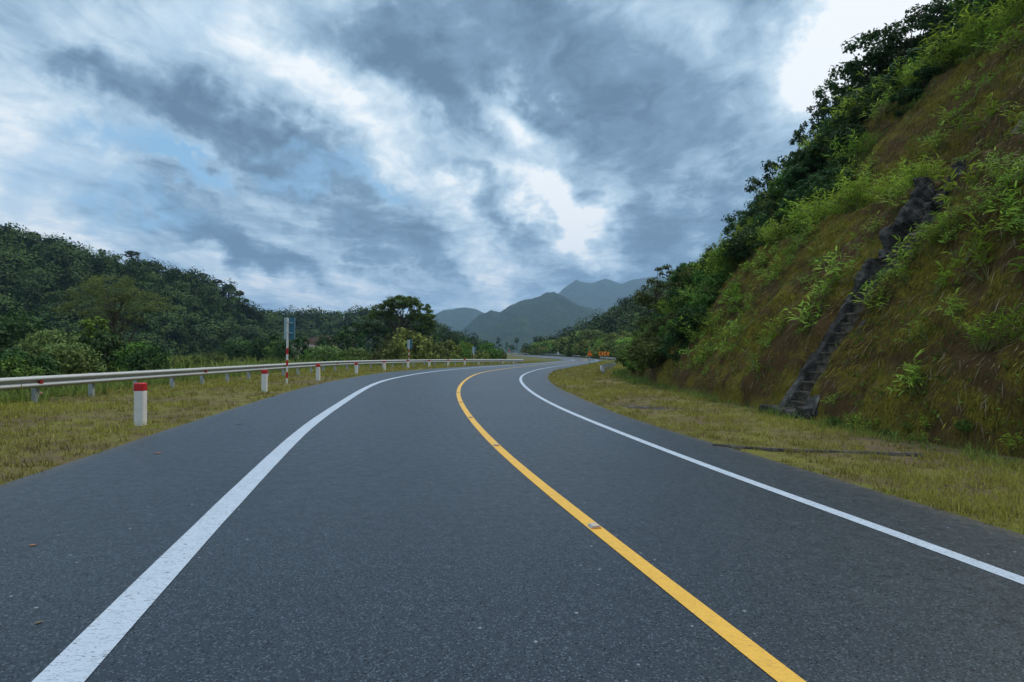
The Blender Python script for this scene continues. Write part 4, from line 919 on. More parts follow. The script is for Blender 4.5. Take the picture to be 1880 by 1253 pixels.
def foot_strip(rng, n):
    y = rng.uniform(6, 62, n) ** 1.0; x = rng.uniform(4, 16, n); p = np.stack([x, y], 1); e = sdist(p, BASE); ok = (e < .35) & (e > -.75 - (y > 28) * .5); return p[ok]
blades('tall_grass', 16000, foot_strip, .08, .42, .016, 'tallgrass', 'tufts of longer grass along the foot of the slope', 71, .3, spread=.9)
def field(rng, n):
    y = 40 * (330 / 40) ** rng.random(n); px = rng.uniform(-60, 930, n); x = (px - CX) / F * y; p = np.stack([x, y], 1); ok = sdist(p, EDGE_L) < -10; return p[ok]
blades('tall_grass', 60000, field, .3, 1.0, .05, 'tallgrass', 'rough grass and weeds of the valley floor', 73, .55, tint_bias=-.1)

# small weeds, moss tufts and dead stems clinging to the cut
def on_face(rng, n, t0, t1, s0, s1):
    t = rng.uniform(t0, t1, n); s = rng.uniform(s0, s1, n)
    ti = np.clip(np.searchsorted(ts, t), 1, len(ts) - 2); si = np.clip(np.searchsorted(ss, s + PS[1]), 1, len(ss) - 2)
    p = HVG[ti, si]; up_ = unit(HVG[ti, np.minimum(si + 4, len(ss) - 1)] - HVG[ti, si - 1]); al = unit(HVG[ti + 1, si] - HVG[ti - 1, si]); nm = unit(np.cross(up_, al)); nm = np.where((nm[:, 2:3] < 0) & (np.abs(nm[:, 2:3]) > .05), -nm, nm)
    nm = np.where(nm[:, 0:1] > .2, -nm, nm)
    return p, up_, al, nm, t, s
rng = np.random.default_rng(81)
p, up_, al, nm, t, s = on_face(rng, 5500, 7, 36, .4, 18.8)
f = fbm(t * .5, s * .5, 3, 91); kk = (f + .35 * rng.normal(size=len(f)) > -.02) & ~((t > st_y0 + .2) & (t < st_y1 - .2)); p, up_, al, nm = p[kk], up_[kk], al[kk], nm[kk]
per = 6; idx = np.repeat(np.arange(len(p)), per); Ls = .05 + .10 * rng.random(len(idx))
dr = unit(nm[idx] * .7 + rng.normal(size=(len(idx), 3)) * .7 + np.array([0, 0, .5])); C = p[idx] + dr * Ls[:, None] * .6 + rng.normal(size=(len(idx), 3)) * .05
S_ = unit(np.cross(dr, rng.normal(size=dr.shape))); V, Fc = leaf_quads(C, dr, S_, Ls, Ls * .35)
tag(np_mesh('ground_cover', V, Fc, M['weed'], tint=np.repeat(rng.random(len(p))[idx] * .8, 4)), 'small weeds and moss tufts clinging to the cut slope', 'ground cover', kind='stuff')
p, up_, al, nm, t, s = on_face(rng, 11000, 6.5, 34, .3, 18.8)
kk = ~((t > st_y0 + .2) & (t < st_y1 - .2)); p, up_, al, nm = p[kk], up_[kk], al[kk], nm[kk]
Ls = .08 + .45 * rng.random(len(p)) ** 2; dr = unit(-up_ + al * rng.normal(size=(len(p), 1)) * .35 + nm * rng.normal(size=(len(p), 1)) * .10); S_ = unit(np.cross(dr, nm))
V, Fc = leaf_quads(p + nm * .04, dr, S_, Ls, .007 + .010 * rng.random(len(p)))
tag(np_mesh('dead_stems', V, Fc, M['straw'], tint=np.repeat(rng.random(len(p)) ** 1.5, 4)), 'dead stems and dry stalks hanging down the cut slope', 'ground cover', kind='stuff')
# yellowish hanging moss fibres
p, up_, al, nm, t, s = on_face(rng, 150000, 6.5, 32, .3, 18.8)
f = fbm(t * .42, s * .42, 4, 95) + .5 * fbm(t * 2.1, s * 1.2, 3, 97); kk = (f + .2 * rng.normal(size=len(f)) - .35 * (1 - sstep(s, .5, 2.6)) > .13) & ~((t > st_y0 + .1) & (t < st_y1 - .1)); p, up_, al, nm = p[kk], up_[kk], al[kk], nm[kk]  # fewer fibres at the foot, darkening it in place of shade and wet
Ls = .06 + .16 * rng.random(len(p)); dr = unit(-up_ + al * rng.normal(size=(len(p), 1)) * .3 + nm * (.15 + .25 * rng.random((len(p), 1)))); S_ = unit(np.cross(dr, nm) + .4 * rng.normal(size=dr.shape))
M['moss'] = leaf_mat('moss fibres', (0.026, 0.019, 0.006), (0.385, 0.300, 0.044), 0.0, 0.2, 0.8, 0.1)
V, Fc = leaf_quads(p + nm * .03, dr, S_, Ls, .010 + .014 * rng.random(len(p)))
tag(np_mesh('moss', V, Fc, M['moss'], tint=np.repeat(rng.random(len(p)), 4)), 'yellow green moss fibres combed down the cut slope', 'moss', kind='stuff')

# ------------------------------------------------------------------ plant kinds (natural size in metres)
B1 = Kind('bamboo_clump', bamboo_meshes(101, 34, 1.5, 1.0, .30, .042, 'bamboo', 13), 'bamboo', leaf='leaves', stem='culms', stem_mat='culm')
B2 = Kind('bamboo_clump', bamboo_meshes(102, 26, 1.2, 1.1, .28, .040, 'bamboo', 12), 'bamboo', leaf='leaves', stem='culms', stem_mat='culm')
B3 = Kind('bamboo_sprig', bamboo_meshes(103, 9, .55, .42, .24, .034, 'bamboo', 9), 'bamboo', leaf='leaves', stem='culms', stem_mat='culm')
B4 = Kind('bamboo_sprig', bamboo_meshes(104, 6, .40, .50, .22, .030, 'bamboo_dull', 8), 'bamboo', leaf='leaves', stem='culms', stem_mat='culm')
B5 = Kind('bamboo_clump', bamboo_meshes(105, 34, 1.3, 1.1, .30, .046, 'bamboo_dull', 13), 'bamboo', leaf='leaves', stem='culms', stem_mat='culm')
S1 = Kind('shrub', shrub_meshes(111, [(0, 0, .7, .9, .9, .6), (.5, .2, .5, .5, .6, .4), (-.5, -.2, .55, .6, .5, .4)], 70, .24, 34, .13, 'mid_leaf'), 'shrub')
S2 = Kind('shrub', shrub_meshes(112, [(0, 0, .8, 1.0, .9, .7), (.5, -.4, .5, .6, .5, .5)], 80, .26, 36, .14, 'dark_leaf'), 'shrub')
S3 = Kind('shrub', shrub_meshes(113, [(0, 0, .6, 1.0, .9, .5), (.6, .3, .6, .6, .5, .5), (-.4, 0, .9, .5, .5, .4)], 70, .25, 32, .16, 'yellow_leaf'), 'shrub')
S4 = Kind('shrub', shrub_meshes(114, [(0, 0, .7, .9, .9, .55), (-.5, .3, .9, .5, .5, .4)], 66, .24, 34, .13, 'lime_leaf'), 'shrub')
S5 = Kind('shrub', shrub_meshes(115, [(0, 0, .75, 1.0, .9, .6), (.6, 0, .6, .6, .6, .4)], 60, .26, 30, .15, 'olive_leaf'), 'shrub')
SP = Kind('shrub', shrub_meshes(118, [(0, 0, .9, 1.0, .9, .35), (.5, .3, .6, .6, .6, .4), (-.5, 0, .5, .6, .6, .4)], 70, .25, 32, .15, 'pale_leaf'), 'shrub')
VN = Kind('vine_shrub', shrub_meshes(116, [(0, 0, .6, 1.1, 1.0, .7), (.7, .3, .3, .7, .6, .5), (-.6, -.2, .4, .6, .7, .5)], 90, .27, 34, .17, 'dark_leaf', .6), 'shrub')
VS = Kind('vine_column', shrub_meshes(117, [(0, 0, .5, .42, .42, .6), (0, 0, 1.2, .40, .40, .6), (.05, 0, 1.9, .30, .30, .5)], 80, .17, 32, .13, 'dark_leaf'), 'vine covered stump')
TR = Kind('tree', tree_meshes(121, 6.0, 3.4, [(0, 0, 4.6, 1.7, 1.6, 1.2), (.9, .3, 3.6, 1.2, 1.2, .9), (-1, 0, 3.9, 1.1, 1.1, .9)], 60, .48, 55, .20, 'dark_leaf', .10), 'tree', plant=False)
TS = Kind('slender_tree', tree_meshes(122, 6.0, 4.6, [(0, 0, 5.0, .8, .8, .9), (.4, 0, 4.0, .7, .7, .6), (-.5, .2, 3.2, .7, .6, .5), (.2, 0, 2.4, .5, .5, .4)], 38, .32, 46, .16, 'dark_leaf', .07, .05), 'tree', plant=False)
TU = Kind('small_umbrella_tree', tree_meshes(123, 5.0, 3.4, [(0, 0, 4.2, 1.5, 1.4, .6), (.7, .2, 3.6, .9, .8, .4), (-.8, 0, 3.7, .8, .8, .4)], 40, .34, 50, .16, 'dark_leaf', .07, .04), 'tree', plant=False)
TF = Kind('feathery_tree', tree_meshes(124, 6.0, 4.2, [(0, 0, 5.0, 1.3, 1.2, .9), (-.9, .3, 4.0, 1.1, 1.0, .7), (.8, 0, 4.2, 1.0, 1.0, .7), (-1.3, 0, 2.9, 1.0, 1.0, .6), (.3, 0, 3.1, 1.1, 1.0, .6)], 85, .34, 50, .17, 'dark_leaf', .09), 'tree', plant=False)

def tilt_for(): return (random.uniform(-.12, .12), random.uniform(-.30, -.05))
def off_drain(t, s): return not (st_y0 - .35 < t < st_y1 + .35)
# bright bamboo along the edge of the lower bench, tallest towards the far end
g1 = 'bright bamboo along the lower bench edge'; g2 = 'bright bamboo along the upper crest'
for i in range(46):
    t = 16.8 + 27 * (i / 45) ** 1.05 + random.uniform(-.25, .25); s = random.uniform(7.9, 9.6)
    (B1 if i % 3 else B2).put(face_pt(t, s), 'bright green bamboo clump in the row on the edge of the lower bench', g1, random.uniform(0, 6.3), random.uniform(.62, 1.0) * (1 if t > 20 else .75), (0, -.15))
for i in range(7):
    t = 9.5 + 4.6 * i / 6 + random.uniform(-.2, .2)
    (B2 if i % 2 else B3).put(face_pt(t, random.uniform(8.0, 9.6)), 'light green bamboo on the bench right of the stepped drain', 'bamboo on the bench right of the drain', random.uniform(0, 6.3), random.uniform(.45, .8), (0, -.15))
for i in range(54):
    t = 17.0 + 29 * (i / 53) ** 1.1 + random.uniform(-.25, .25); s = random.uniform(17.2, 19.0)
    (B2 if i % 3 else B1).put(face_pt(t, s), 'bright green bamboo clump in the row on the upper crest under the trees', g2, random.uniform(0, 6.3), random.uniform(.7, 1.25), (0, -.15))
# sparse sprigs on the lower face
n = 0
for i in range(900):
    t = random.uniform(8.0, 14.0); s = random.uniform(1.0, 7.2); wgt = float(sstep(np.array([s]), 3.2, 5.4)[0]) * .9 + .06
    if random.random() < wgt * .4:
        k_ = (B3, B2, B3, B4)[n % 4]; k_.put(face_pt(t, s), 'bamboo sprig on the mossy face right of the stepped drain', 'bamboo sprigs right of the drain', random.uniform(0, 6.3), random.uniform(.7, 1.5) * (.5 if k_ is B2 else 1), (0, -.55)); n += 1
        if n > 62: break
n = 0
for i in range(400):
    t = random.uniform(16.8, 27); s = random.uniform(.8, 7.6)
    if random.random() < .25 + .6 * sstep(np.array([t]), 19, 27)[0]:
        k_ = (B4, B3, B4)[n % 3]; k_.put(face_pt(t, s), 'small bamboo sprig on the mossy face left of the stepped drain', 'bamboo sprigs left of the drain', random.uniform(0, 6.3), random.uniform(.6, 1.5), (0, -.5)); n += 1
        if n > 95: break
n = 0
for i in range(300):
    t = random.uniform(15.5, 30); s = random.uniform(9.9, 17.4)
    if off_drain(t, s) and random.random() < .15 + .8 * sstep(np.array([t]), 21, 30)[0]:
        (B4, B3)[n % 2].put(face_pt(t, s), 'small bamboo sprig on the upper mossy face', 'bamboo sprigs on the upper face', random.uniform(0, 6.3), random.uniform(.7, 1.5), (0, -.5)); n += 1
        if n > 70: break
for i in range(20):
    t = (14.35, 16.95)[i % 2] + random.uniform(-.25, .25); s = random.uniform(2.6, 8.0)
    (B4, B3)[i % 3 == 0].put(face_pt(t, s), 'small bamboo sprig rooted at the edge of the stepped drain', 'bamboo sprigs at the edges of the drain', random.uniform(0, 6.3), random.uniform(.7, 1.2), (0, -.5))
for i in range(18):
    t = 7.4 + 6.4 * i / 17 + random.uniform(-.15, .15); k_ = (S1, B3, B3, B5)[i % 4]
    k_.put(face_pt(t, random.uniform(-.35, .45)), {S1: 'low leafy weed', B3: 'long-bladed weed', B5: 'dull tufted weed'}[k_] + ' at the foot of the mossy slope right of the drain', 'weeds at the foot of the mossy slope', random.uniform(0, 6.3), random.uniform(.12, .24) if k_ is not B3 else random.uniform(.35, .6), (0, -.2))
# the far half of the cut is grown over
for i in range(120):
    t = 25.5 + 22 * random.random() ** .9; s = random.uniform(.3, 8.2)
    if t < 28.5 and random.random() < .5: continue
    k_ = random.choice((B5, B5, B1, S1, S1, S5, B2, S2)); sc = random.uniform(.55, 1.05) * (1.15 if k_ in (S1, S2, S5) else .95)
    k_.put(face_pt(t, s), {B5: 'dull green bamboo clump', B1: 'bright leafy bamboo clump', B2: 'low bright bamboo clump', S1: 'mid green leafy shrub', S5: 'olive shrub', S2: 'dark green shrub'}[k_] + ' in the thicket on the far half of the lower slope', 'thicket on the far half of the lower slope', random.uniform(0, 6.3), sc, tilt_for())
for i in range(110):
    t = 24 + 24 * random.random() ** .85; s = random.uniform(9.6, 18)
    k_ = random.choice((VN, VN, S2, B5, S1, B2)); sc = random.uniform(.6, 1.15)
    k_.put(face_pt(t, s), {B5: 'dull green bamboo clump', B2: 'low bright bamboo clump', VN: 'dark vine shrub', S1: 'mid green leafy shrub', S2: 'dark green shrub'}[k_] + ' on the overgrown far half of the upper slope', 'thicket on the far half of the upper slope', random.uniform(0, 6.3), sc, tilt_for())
# nose of the hill where the road turns behind it
for i in range(95):
    t = 46 + 32 * random.random() ** 1.3; s = random.uniform(.2, 20) 
    k_ = random.choice((VN, S2, S1, S5, VN)); k_.put(face_pt(t, s), {VN: 'dark vine shrub', S2: 'dark green shrub', S1: 'mid green leafy shrub', S5: 'olive shrub'}[k_] + ' on the shoulder of the hill where the road bends away', 'thicket on the shoulder of the hill', random.uniform(0, 6.3), random.uniform(1.0, 1.7), tilt_for())
# natural slope above the crest
for i in range(150):
    t = 15 + 46 * random.random(); s = 19 + (22 if t < 30 else 5) * random.random() ** 1.3
    if t > 40 and random.random() < .6: continue
    k_ = random.choice((VN, S2, VN, S1)); k_.put(face_pt(t, s), {VN: 'dark vine shrub', S2: 'dark green shrub', S1: 'mid green leafy shrub'}[k_] + ' in the undergrowth above the upper crest', 'undergrowth above the upper crest', random.uniform(0, 6.3), random.uniform(1.0, 2.0 if t < 30 else 1.4), (random.uniform(-.1, .1), random.uniform(-.3, 0)))
def on_hill(px, depth): x = at(px, depth); return x, depth, float(hill_z(x, depth)[0])
def kind_by_top(kind, H, px, depth, top, label, group=None, zf=on_hill, rot=None, wide=1.0):
    x, y, z = zf(px, depth); h = zat(top, depth) - z; sc = max(h, .4) / H
    return kind.put((x, y, z), label, group, random.uniform(0, 6.3) if rot is None else rot, (sc * wide, sc * wide, sc))
sk = [(TF, 6.1, 1552, 41, 108, 'tall feathery dark tree standing out against the sky on the right skyline', .8), (TF, 6.1, 1518, 44, 178, 'dark tree leaning out just left of the tallest skyline tree', .8), (TS, 6.0, 1474, 47, 228, 'slender dark tree with a narrow crown on the right skyline', .72), (TU, 4.9, 1424, 52, 292, 'small flat-topped tree alone on the right skyline', .8),
      (TR, 6.0, 1620, 38, 50, 'round dark tree on the skyline behind the tall feathery tree', 1.1), (TR, 6.0, 1680, 36, 20, 'bushy dark tree near the top right of the skyline', 1.1), (TF, 6.1, 1715, 36, 5, 'dark feathery tree under the bright cloud at the top right', .9), (TR, 6.0, 1585, 40, 128, 'dark bushy tree right of the tallest skyline tree', .9),
      (TR, 6.0, 1740, 33, -20, 'dark tree reaching the top of the picture above the upper crest', 1), (TR, 6.0, 1800, 31, -70, 'dark tree above the upper crest, second from the right corner', 1), (TR, 6.0, 1860, 29, -120, 'dark tree above the right corner of the picture', 1), (TR, 6.0, 1660, 42, 75, 'dark tree deep in the wood above the crest', 1),
      (TR, 6.0, 1395, 55, 362, 'low dark tree at the left end of the skyline wood', .8), (TU, 4.9, 1372, 58, 385, 'small dark tree at the lowest end of the skyline wood', .8), (TU, 4.9, 1312, 50, 447, 'tiny open-crowned tree poking out of the bamboo on the left shoulder', .5), (TR, 6.0, 1455, 53, 310, 'dark bushy tree right of the small flat-topped tree', .9)]
for k_, H, px, d, top, lab, wd in sk: kind_by_top(k_, H, px, d, top, lab, wide=wd)
# leaning tree on the shoulder
root = make_tree('leaning_tree', tree_meshes(131, 5.5, 3.8, [(1.2, 0, 5.1, .8, .7, .45), (.2, 0, 4.2, 1.0, .9, .5), (1.0, .2, 3.9, .7, .7, .5), (-.5, 0, 3.3, .9, .8, .45), (.6, 0, 2.6, .9, .8, .6), (-.2, 0, 1.7, .9, .8, .7)], 62, .34, 50, .15, 'olive_leaf', .10, .22), on_hill(1192, 43), 'brownish leaning tree on the shoulder of the hill above the road bend', rot=0.0, scale=1.08)

# ------------------------------------------------------------------ valley on the left
def on_ground(px, depth): x = at(px, depth); return x, depth, float(ground_z(x, depth)[0])
def veg(kind, H, px, depth, top, label, group=None, wide=1.0): return kind_by_top(kind, H, px, depth, top, label, group, on_ground, None, wide)
make_tree('feathery_tree', tree_meshes(141, 10, 6.2, [(-.2, 0, 8.9, 2.6, 2.2, 1.0), (-2.8, .3, 7.9, 2.0, 1.8, .9), (2.6, .2, 7.6, 2.2, 1.9, 1.0), (4.6, 0, 6.6, 1.5, 1.5, .8), (-3.9, 0, 6.6, 1.5, 1.5, .7), (.4, 0, 7.0, 2.2, 2.0, .9), (1.6, 0, 5.3, 1.5, 1.3, .6), (-1.2, 0, 5.6, 1.6, 1.4, .7)], 230, .58, 60, .16, 'feather_leaf', .13, .06, .55, 26, .4), on_ground(208, 57), 'open feathery olive tree with forked trunk standing behind the left guardrail', scale=1.02, fork=[(.1, 0, -.3), (.7, .1, 1.6), (1.5, .1, 3.4), (2.6, .1, 5.6), (3.3, .1, 7.2)])
make_tree('lime_sapling', tree_meshes(142, 4.6, 3.4, [(0, 0, 3.9, .8, .8, .6), (-.3, 0, 2.9, .9, .9, .6), (.3, 0, 2.2, .7, .7, .5)], 50, .34, 46, .20, 'lime_leaf', .08), on_ground(178, 52), 'bright lime sapling at the foot of the feathery tree', scale=1.25)
make_tree('umbrella_tree', tree_meshes(143, 13.7, 8.2, [(.2, 0, 12.3, 3.6, 3.3, 1.2), (-3.2, .4, 10.9, 2.5, 2.5, 1.2), (3.6, .2, 10.9, 2.5, 2.5, 1.2), (5.2, 0, 9.2, 1.4, 1.8, 1.1), (-5.4, 0, 9.6, 1.4, 1.6, .7), (2.4, -.3, 9.4, 1.5, 1.4, .5), (-2.0, .3, 9.6, 1.5, 1.4, .45), (4.7, 0, 7.4, 1.6, 1.5, .8)], 230, .75, 60, .34, 'umbrella_leaf', .30, 0.03, .45, 30), on_ground(738, 112), 'big umbrella-shaped tree with open spreading limbs in the middle distance', scale=1.0)
for args in [(TR, 6, 692, 118, 570, 'dark tree left of and below the umbrella tree', 1.15), (TR, 6, 722, 119, 580, 'dark tree directly beneath the umbrella crown', 1.1), (TR, 6, 770, 120, 577, 'dark tree beneath the right side of the umbrella crown', 1.2), (TR, 6, 650, 130, 590, 'dark bushy tree two crowns left of the umbrella tree', 1.0)]:
    veg(*args[:6], wide=args[6])
veg(S3, 1.3, 755, 82, 606, 'big rounded yellow green bush in front of the umbrella tree', wide=.85)
veg(S5, 1.3, 735, 86, 614, 'olive bush touching the left of the big yellow green bush', wide=.8)
veg(S5, 1.3, 782, 88, 625, 'olive bush touching the right of the big yellow green bush', wide=.8)
for px, d, top, lab in [(664, 95, 612, 'dark vine covered column left of the yellow green bush'), (690, 98, 616, 'second dark vine covered column beside the yellow green bush'), (640, 100, 620, 'vine covered stump left of the pair of vine columns'), (560, 92, 620, 'vine covered stump right of the tallest sign pole')]: veg(VS, 2.4, px, d, top, lab, wide=.8)
gl = 'bushes behind the left guardrail'
for i, (k_, px, d, top, lab, wd) in enumerate([
    (SP, 88, 45, 608, 'pale yellow green bush with a light flat top, left of the feathery tree', .72), (S5, 110, 38, 640, 'olive bush low in front of the pale flat-topped bush', 1.1), (SP, 122, 40, 632, 'pale green bush between the flat-topped bush and the feathery tree', .9), (S2, 175, 48, 622, 'dark bush under the feathery tree', 1.0), (S2, 200, 50, 632, 'darkest bush at the trunk of the feathery tree', .9), (S2, 40, 34, 655, 'dark bush behind the guardrail at the left side', 1.1), (S1, 15, 30, 660, 'mid green bush at the left margin just above the guardrail', 1.1), (S5, 62, 36, 668, 'low olive bush above the guardrail at the left', 1.2),
    (S1, 255, 46, 632, 'mid green bush right of the feathery tree', .9), (S2, 278, 44, 645, 'dark bush right of the feathery tree, lower one', .9), (S4, 240, 52, 632, 'lime topped bush right of the feathery trunk', .8), (S2, 10, 60, 600, 'dark rounded tree-like bush at the left margin', 1.0), (S2, 25, 75, 590, 'tall dark bush at the left margin below the hill', 1.0),
    (S3, 330, 60, 655, 'yellowish bush alone in the rough field', .9), (S5, 370, 75, 651, 'olive bush in the field left of the sign pole', 1.0), (S1, 345, 50, 668, 'low green bush just above the guardrail before the field', 1.2), (S5, 395, 95, 649, 'small olive bush out on the field', 1.0), (S2, 428, 130, 632, 'dark bush at the foot of the hill left of the sign pole', 1.1), (S1, 450, 140, 628, 'green bush at the foot of the hill', 1.1), (S2, 470, 135, 630, 'dark bush at the foot of the hill, right of the green one', 1.1), (S2, 495, 125, 622, 'dark bush just left of the tallest sign pole', 1.0), (S1, 512, 120, 628, 'green bush hidden behind the tallest sign pole', 1.0),
    (S2, 540, 110, 628, 'dark bush just right of the tallest sign pole', 1.0), (SP, 600, 80, 636, 'rounded light green bush midway to the umbrella tree', .9), (S1, 575, 88, 640, 'mid green bush left of the rounded light green bush', 1.0), (SP, 655, 76, 640, 'light green bush before the vine columns', .9), (S1, 628, 74, 648, 'low green bush before the vine columns', 1.1), (S5, 690, 78, 648, 'low olive bush left of the big yellow green bush', 1.1), (S2, 620, 112, 618, 'dark bush at the back, left of the vine columns', 1.0),
    (S3, 815, 98, 627, 'yellow green bush right of the middle sign pole', 1.0), (S5, 803, 90, 640, 'olive bush right of the middle sign pole, low', 1.0), (S1, 845, 100, 634, 'mid green bush left of the farthest sign pole', .9), (S4, 857, 104, 630, 'upright bright bush behind the farthest sign pole', .7), (S1, 895, 108, 632, 'rounded green bush right of the farthest sign pole', 1.0), (S3, 880, 100, 644, 'low yellowish bush by the farthest sign pole', 1.0), (S5, 915, 118, 642, 'olive bush near the end of the long guardrail', .9), (S3, 830, 92, 648, 'low yellow green bush just over the far guardrail', 1.1)]):
    veg(k_, 1.3, px, d, top, lab, gl, wd * .9)
gt = 'trees across the valley'
for k_, H, px, d, top, lab, wd in [(TR, 6, 817, 190, 602, 'dark tree right of the umbrella tree, the tallest of its row', .8), (TR, 6, 834, 200, 610, 'dark tree second right of the umbrella tree', .8), (TR, 6, 848, 205, 618, 'dark tree third right of the umbrella tree', .8), (TR, 6, 801, 185, 612, 'dark tree close to the right of the umbrella tree', .8), (VS, 2.4, 863, 170, 620, 'narrow dark green column tree left of the far sign pole', .9), (TR, 6, 890, 230, 625, 'broad low dark tree beyond the far sign pole', 1.3), (TS, 6, 916, 250, 618, 'pointed conifer-like dark tree in the far tree row', .8), (TS, 6, 930, 255, 627, 'small pointed tree right of the conifer-like tree', .8), (TU, 4.9, 949, 260, 620, 'palm-like tuft on a thin stem in the far tree row', .45), (TU, 4.9, 987, 265, 617, 'round-headed tree sticking out of the far tree row', .75), (TR, 6, 966, 262, 630, 'low dark tree left of the round-headed tree', 1.1), (TR, 6, 1000, 270, 630, 'low dark tree right of the round-headed tree', 1.1), (TR, 6, 940, 262, 633, 'low dark tree in the middle of the far tree row', 1.1), (TR, 6, 905, 255, 633, 'low dark tree at the left of the far tree row', 1.1), (TR, 6, 978, 280, 634, 'lowest dark tree of the far tree row', 1.1), (TR, 6, 876, 240, 630, 'low dark tree behind the narrow column tree', 1.1)]:
    veg(k_, H, px, d, top, lab, gt, wd)
# bank behind the second bend; its sunlight is put in as paler leaf colours
gb = 'sunlit bushes on the bank behind the second bend'
for i in range(60):
    px = 985 + 175 * random.random(); fpx = (px - 985) / 175
    d0 = np.interp(px, [985, 1010, 1040, 1070, 1095, 1120, 1160], [290, 262, 240, 202, 168, 140, 124]); d = d0 + 26 * random.random() ** 1.4
    base = 652 + 6 * fpx; top = np.interp(px, [985, 1005, 1040, 1080, 1120, 1150], [644, 640, 616, 614, 606, 596]); tp = base - 5 - (base - top) * (d - d0 + 4) / 30 * random.uniform(.6, 1)
    k_ = (S3, SP, S3, S4, S1)[i % 5]; x = at(px, d); 
    h = 9.0 * (d / 200) * random.uniform(.7, 1.1); k_.put((x, d, zat(tp, d) - h * .55), {S3: 'yellowish sunlit bush', S1: 'green sunlit bush', S4: 'bright sunlit bush', SP: 'pale sunlit bush'}[k_] + ' on the bank behind the orange signs', gb, random.uniform(0, 6.3), h * .62)
veg(TS, 6, 1050, 205, 604, 'tall brownish tree rising from the sunlit bank', wide=.9)

# ------------------------------------------------------------------ woods on the hills (each reads as one mass)
def forest(name, G, r, rmax, n, rad, per, leaf, mat, label, seed, rmin=0.0, flat=.85, zoff=.55):
    rng = np.random.default_rng(seed); nc, nrw = G.shape[:2]
    P00 = G[:-1, :-1]; area = np.linalg.norm(np.cross(G[1:, :-1] - P00, G[:-1, 1:] - P00), axis=-1); ok = (r[:-1] < rmax) & (r[:-1] >= rmin); wt = (area * ok[None]).ravel() / np.maximum(P00[..., 1].ravel(), 1) ** .6; wt /= wt.sum()
    i = rng.choice(len(wt), n, p=wt); a, b = i // (nrw - 1), i % (nrw - 1); f, g = rng.random((2, n, 1))
    p = G[a, b] * (1 - f) * (1 - g) + G[a + 1, b] * f * (1 - g) + G[a, b + 1] * (1 - f) * g + G[a + 1, b + 1] * f * g
    R_ = rad * (.45 + 1.15 * rng.random(n) ** 2); tint = rng.random(n)
    sub = 6; ci = np.repeat(np.arange(n), sub); d = unit(rng.normal(size=(n * sub, 3)) + np.array([0, 0, .35]))
    c = p[ci] + np.stack([0 * R_[ci], 0 * R_[ci], R_[ci] * zoff], 1) + d * (R_[ci] * .62)[:, None] * np.array([1, 1, .9])
    cl = np.column_stack([c, R_[ci] * .5, np.full(len(ci), flat), np.clip(tint[ci] * .8 + .25 * rng.random(len(ci)), 0, 1)])
    V, Fc, t = leaf_cloud(rng, cl, per, leaf, .75, .35, .30, d)
    tag(np_mesh(name, V, Fc, M[mat], tint=t), label, 'forest', kind='stuff')
forest('forest', hillL, hillLr, 1.08, 1150, 5.6, 52, 1.1, 'forest', 'dense dark forest covering the left hill', 201)
forest('forest', hillL, hillLr, .42, 600, 3.4, 52, .75, 'vine', 'vine smothered lower slope of the left hill', 203, flat=1.0, zoff=.3)
forest('forest', hillM, hillMr, 1.08, 480, 7.0, 44, 1.6, 'forest', 'dark forest on the low ridge behind the umbrella tree', 205)
forest('forest', hillR, hillRr, 1.08, 640, 6.0, 44, 1.3, 'forest', 'dark forest on the ridge behind the second bend', 207, rmin=.18)
TH = Kind('hill_tree', tree_meshes(151, 9.0, 6.0, [(0, 0, 7.2, 2.6, 2.5, 1.5), (1.5, 0, 6.0, 1.6, 1.6, 1.1), (-1.5, 0, 6.2, 1.6, 1.6, 1.1)], 60, .75, 40, .5, 'forest', .22), 'tree', plant=False)
TD = Kind('dry_hill_tree', tree_meshes(152, 9.0, 6.0, [(0, 0, 7.6, 2.8, 2.6, .9), (2.0, 0, 6.6, 1.7, 1.6, .8), (-2.0, 0, 6.6, 1.6, 1.6, .8)], 55, .7, 36, .5, 'forest_brown', .2, 0, .5, 16), 'tree', plant=False)
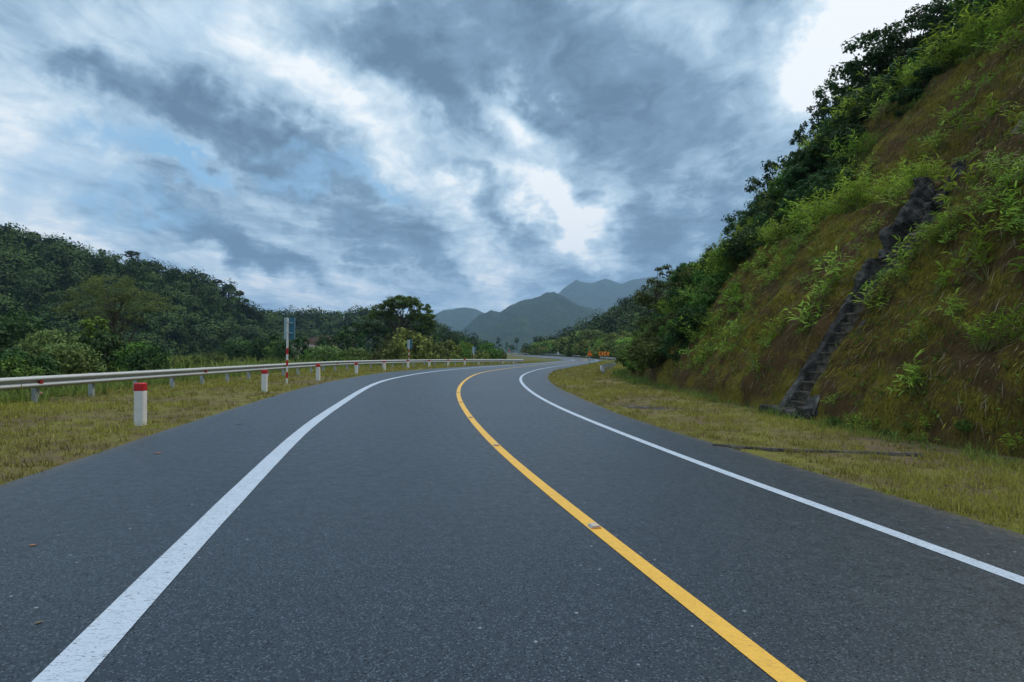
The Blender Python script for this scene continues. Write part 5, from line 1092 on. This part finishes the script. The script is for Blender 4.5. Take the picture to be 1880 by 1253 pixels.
for k_, px, d, top, lab, wd in [(TH, 20, 274, 420, 'tree on the left hilltop, first from the left margin', 1), (TH, 62, 280, 426, 'round tree bump on the left hilltop', 1.1), (TH, 90, 285, 437, 'tree on the hilltop right of the round bump', 1.1), (TH, 125, 290, 448, 'tree on the left skyline before the notch', 1), (TH, 187, 300, 457, 'pair-headed tree on the left skyline left of the domed tree', .75), (TD, 214, 304, 468, 'low open tree beside the domed tree on the left skyline', 1), (TD, 242, 308, 460, 'domed open tree standing highest on the left skyline', 1.15), (TD, 272, 314, 480, 'open tree right of the domed tree', 1), (TD, 300, 318, 490, 'brownish open tree midway down the left skyline', 1), (TD, 322, 324, 494, 'brownish tree on the left skyline, first of a close trio', 1), (TD, 345, 328, 502, 'brownish tree on the left skyline, middle of a close trio', 1), (TD, 372, 334, 501, 'broad brownish tree on the left skyline, last of a close trio', 1.15), (TD, 398, 340, 512, 'brownish tree low on the left skyline', 1), (TH, 420, 345, 522, 'dark tree low on the left skyline', 1), (TH, 440, 350, 533, 'dark rounded tree at the lower end of the left skyline', 1), (TH, 452, 352, 548, 'last dark tree at the lower end of the left skyline', .9)]:
    x = at(px, d); j = int(np.abs((hillL[:, 20, 0] / hillL[:, 20, 1] * F + CX) - px).argmin()); z = float(np.interp(d, hillL[j, :, 1], hillL[j, :, 2])); h = max(zat(top, d) - z, 4)
    k_.put((x, d, z), lab, 'trees on the left skyline', random.uniform(0, 6.3), (h / 9 * wd, h / 9 * wd, h / 9))
for px, top in [(1085, 590), (1098, 587), (1112, 577), (1126, 572), (1142, 560), (1152, 549), (1166, 543), (1240, 517), (1262, 512)]:
    d = float(np.interp(px, [1070, 1120, 1180, 1300], [395, 380, 358, 340])); x = at(px, d); h = random.uniform(9, 12); TH.put((x, d, zat(top, d) - h), 'dark tree on the hazy ridge behind the second bend', 'trees on the hazy right ridge', random.uniform(0, 6.3), (h / 9 * .8, h / 9 * .8, h / 9))

# ------------------------------------------------------------------ haze
m, t, out = new_mat('haze air'); pv = t.add('ShaderNodeVolumePrincipled'); pv.inputs['Color'].default_value = (0.46, 0.70, 1.0, 1); pv.inputs['Density'].default_value = 0.00011; pv.inputs['Anisotropy'].default_value = 0.2
t.l.new(pv.outputs[0], out.inputs['Volume'])
HAZE = True
if HAZE:
    zlo = -12.0; zhi = 860.0
    mb = MB(); mb.raw([(x, y, z) for z in (zlo, zhi) for y in (-1500, 9500) for x in (-6500, 6500)], [(0, 2, 3, 1), (4, 5, 7, 6), (0, 1, 5, 4), (2, 6, 7, 3), (0, 4, 6, 2), (1, 3, 7, 5)])
    tag(mb.build('haze', m), 'thin blue haze filling the valley', 'haze', kind='stuff')

print('faces', sum(len(o.data.polygons) for o in bpy.data.objects if o.type == 'MESH' and o.data.users < 2))
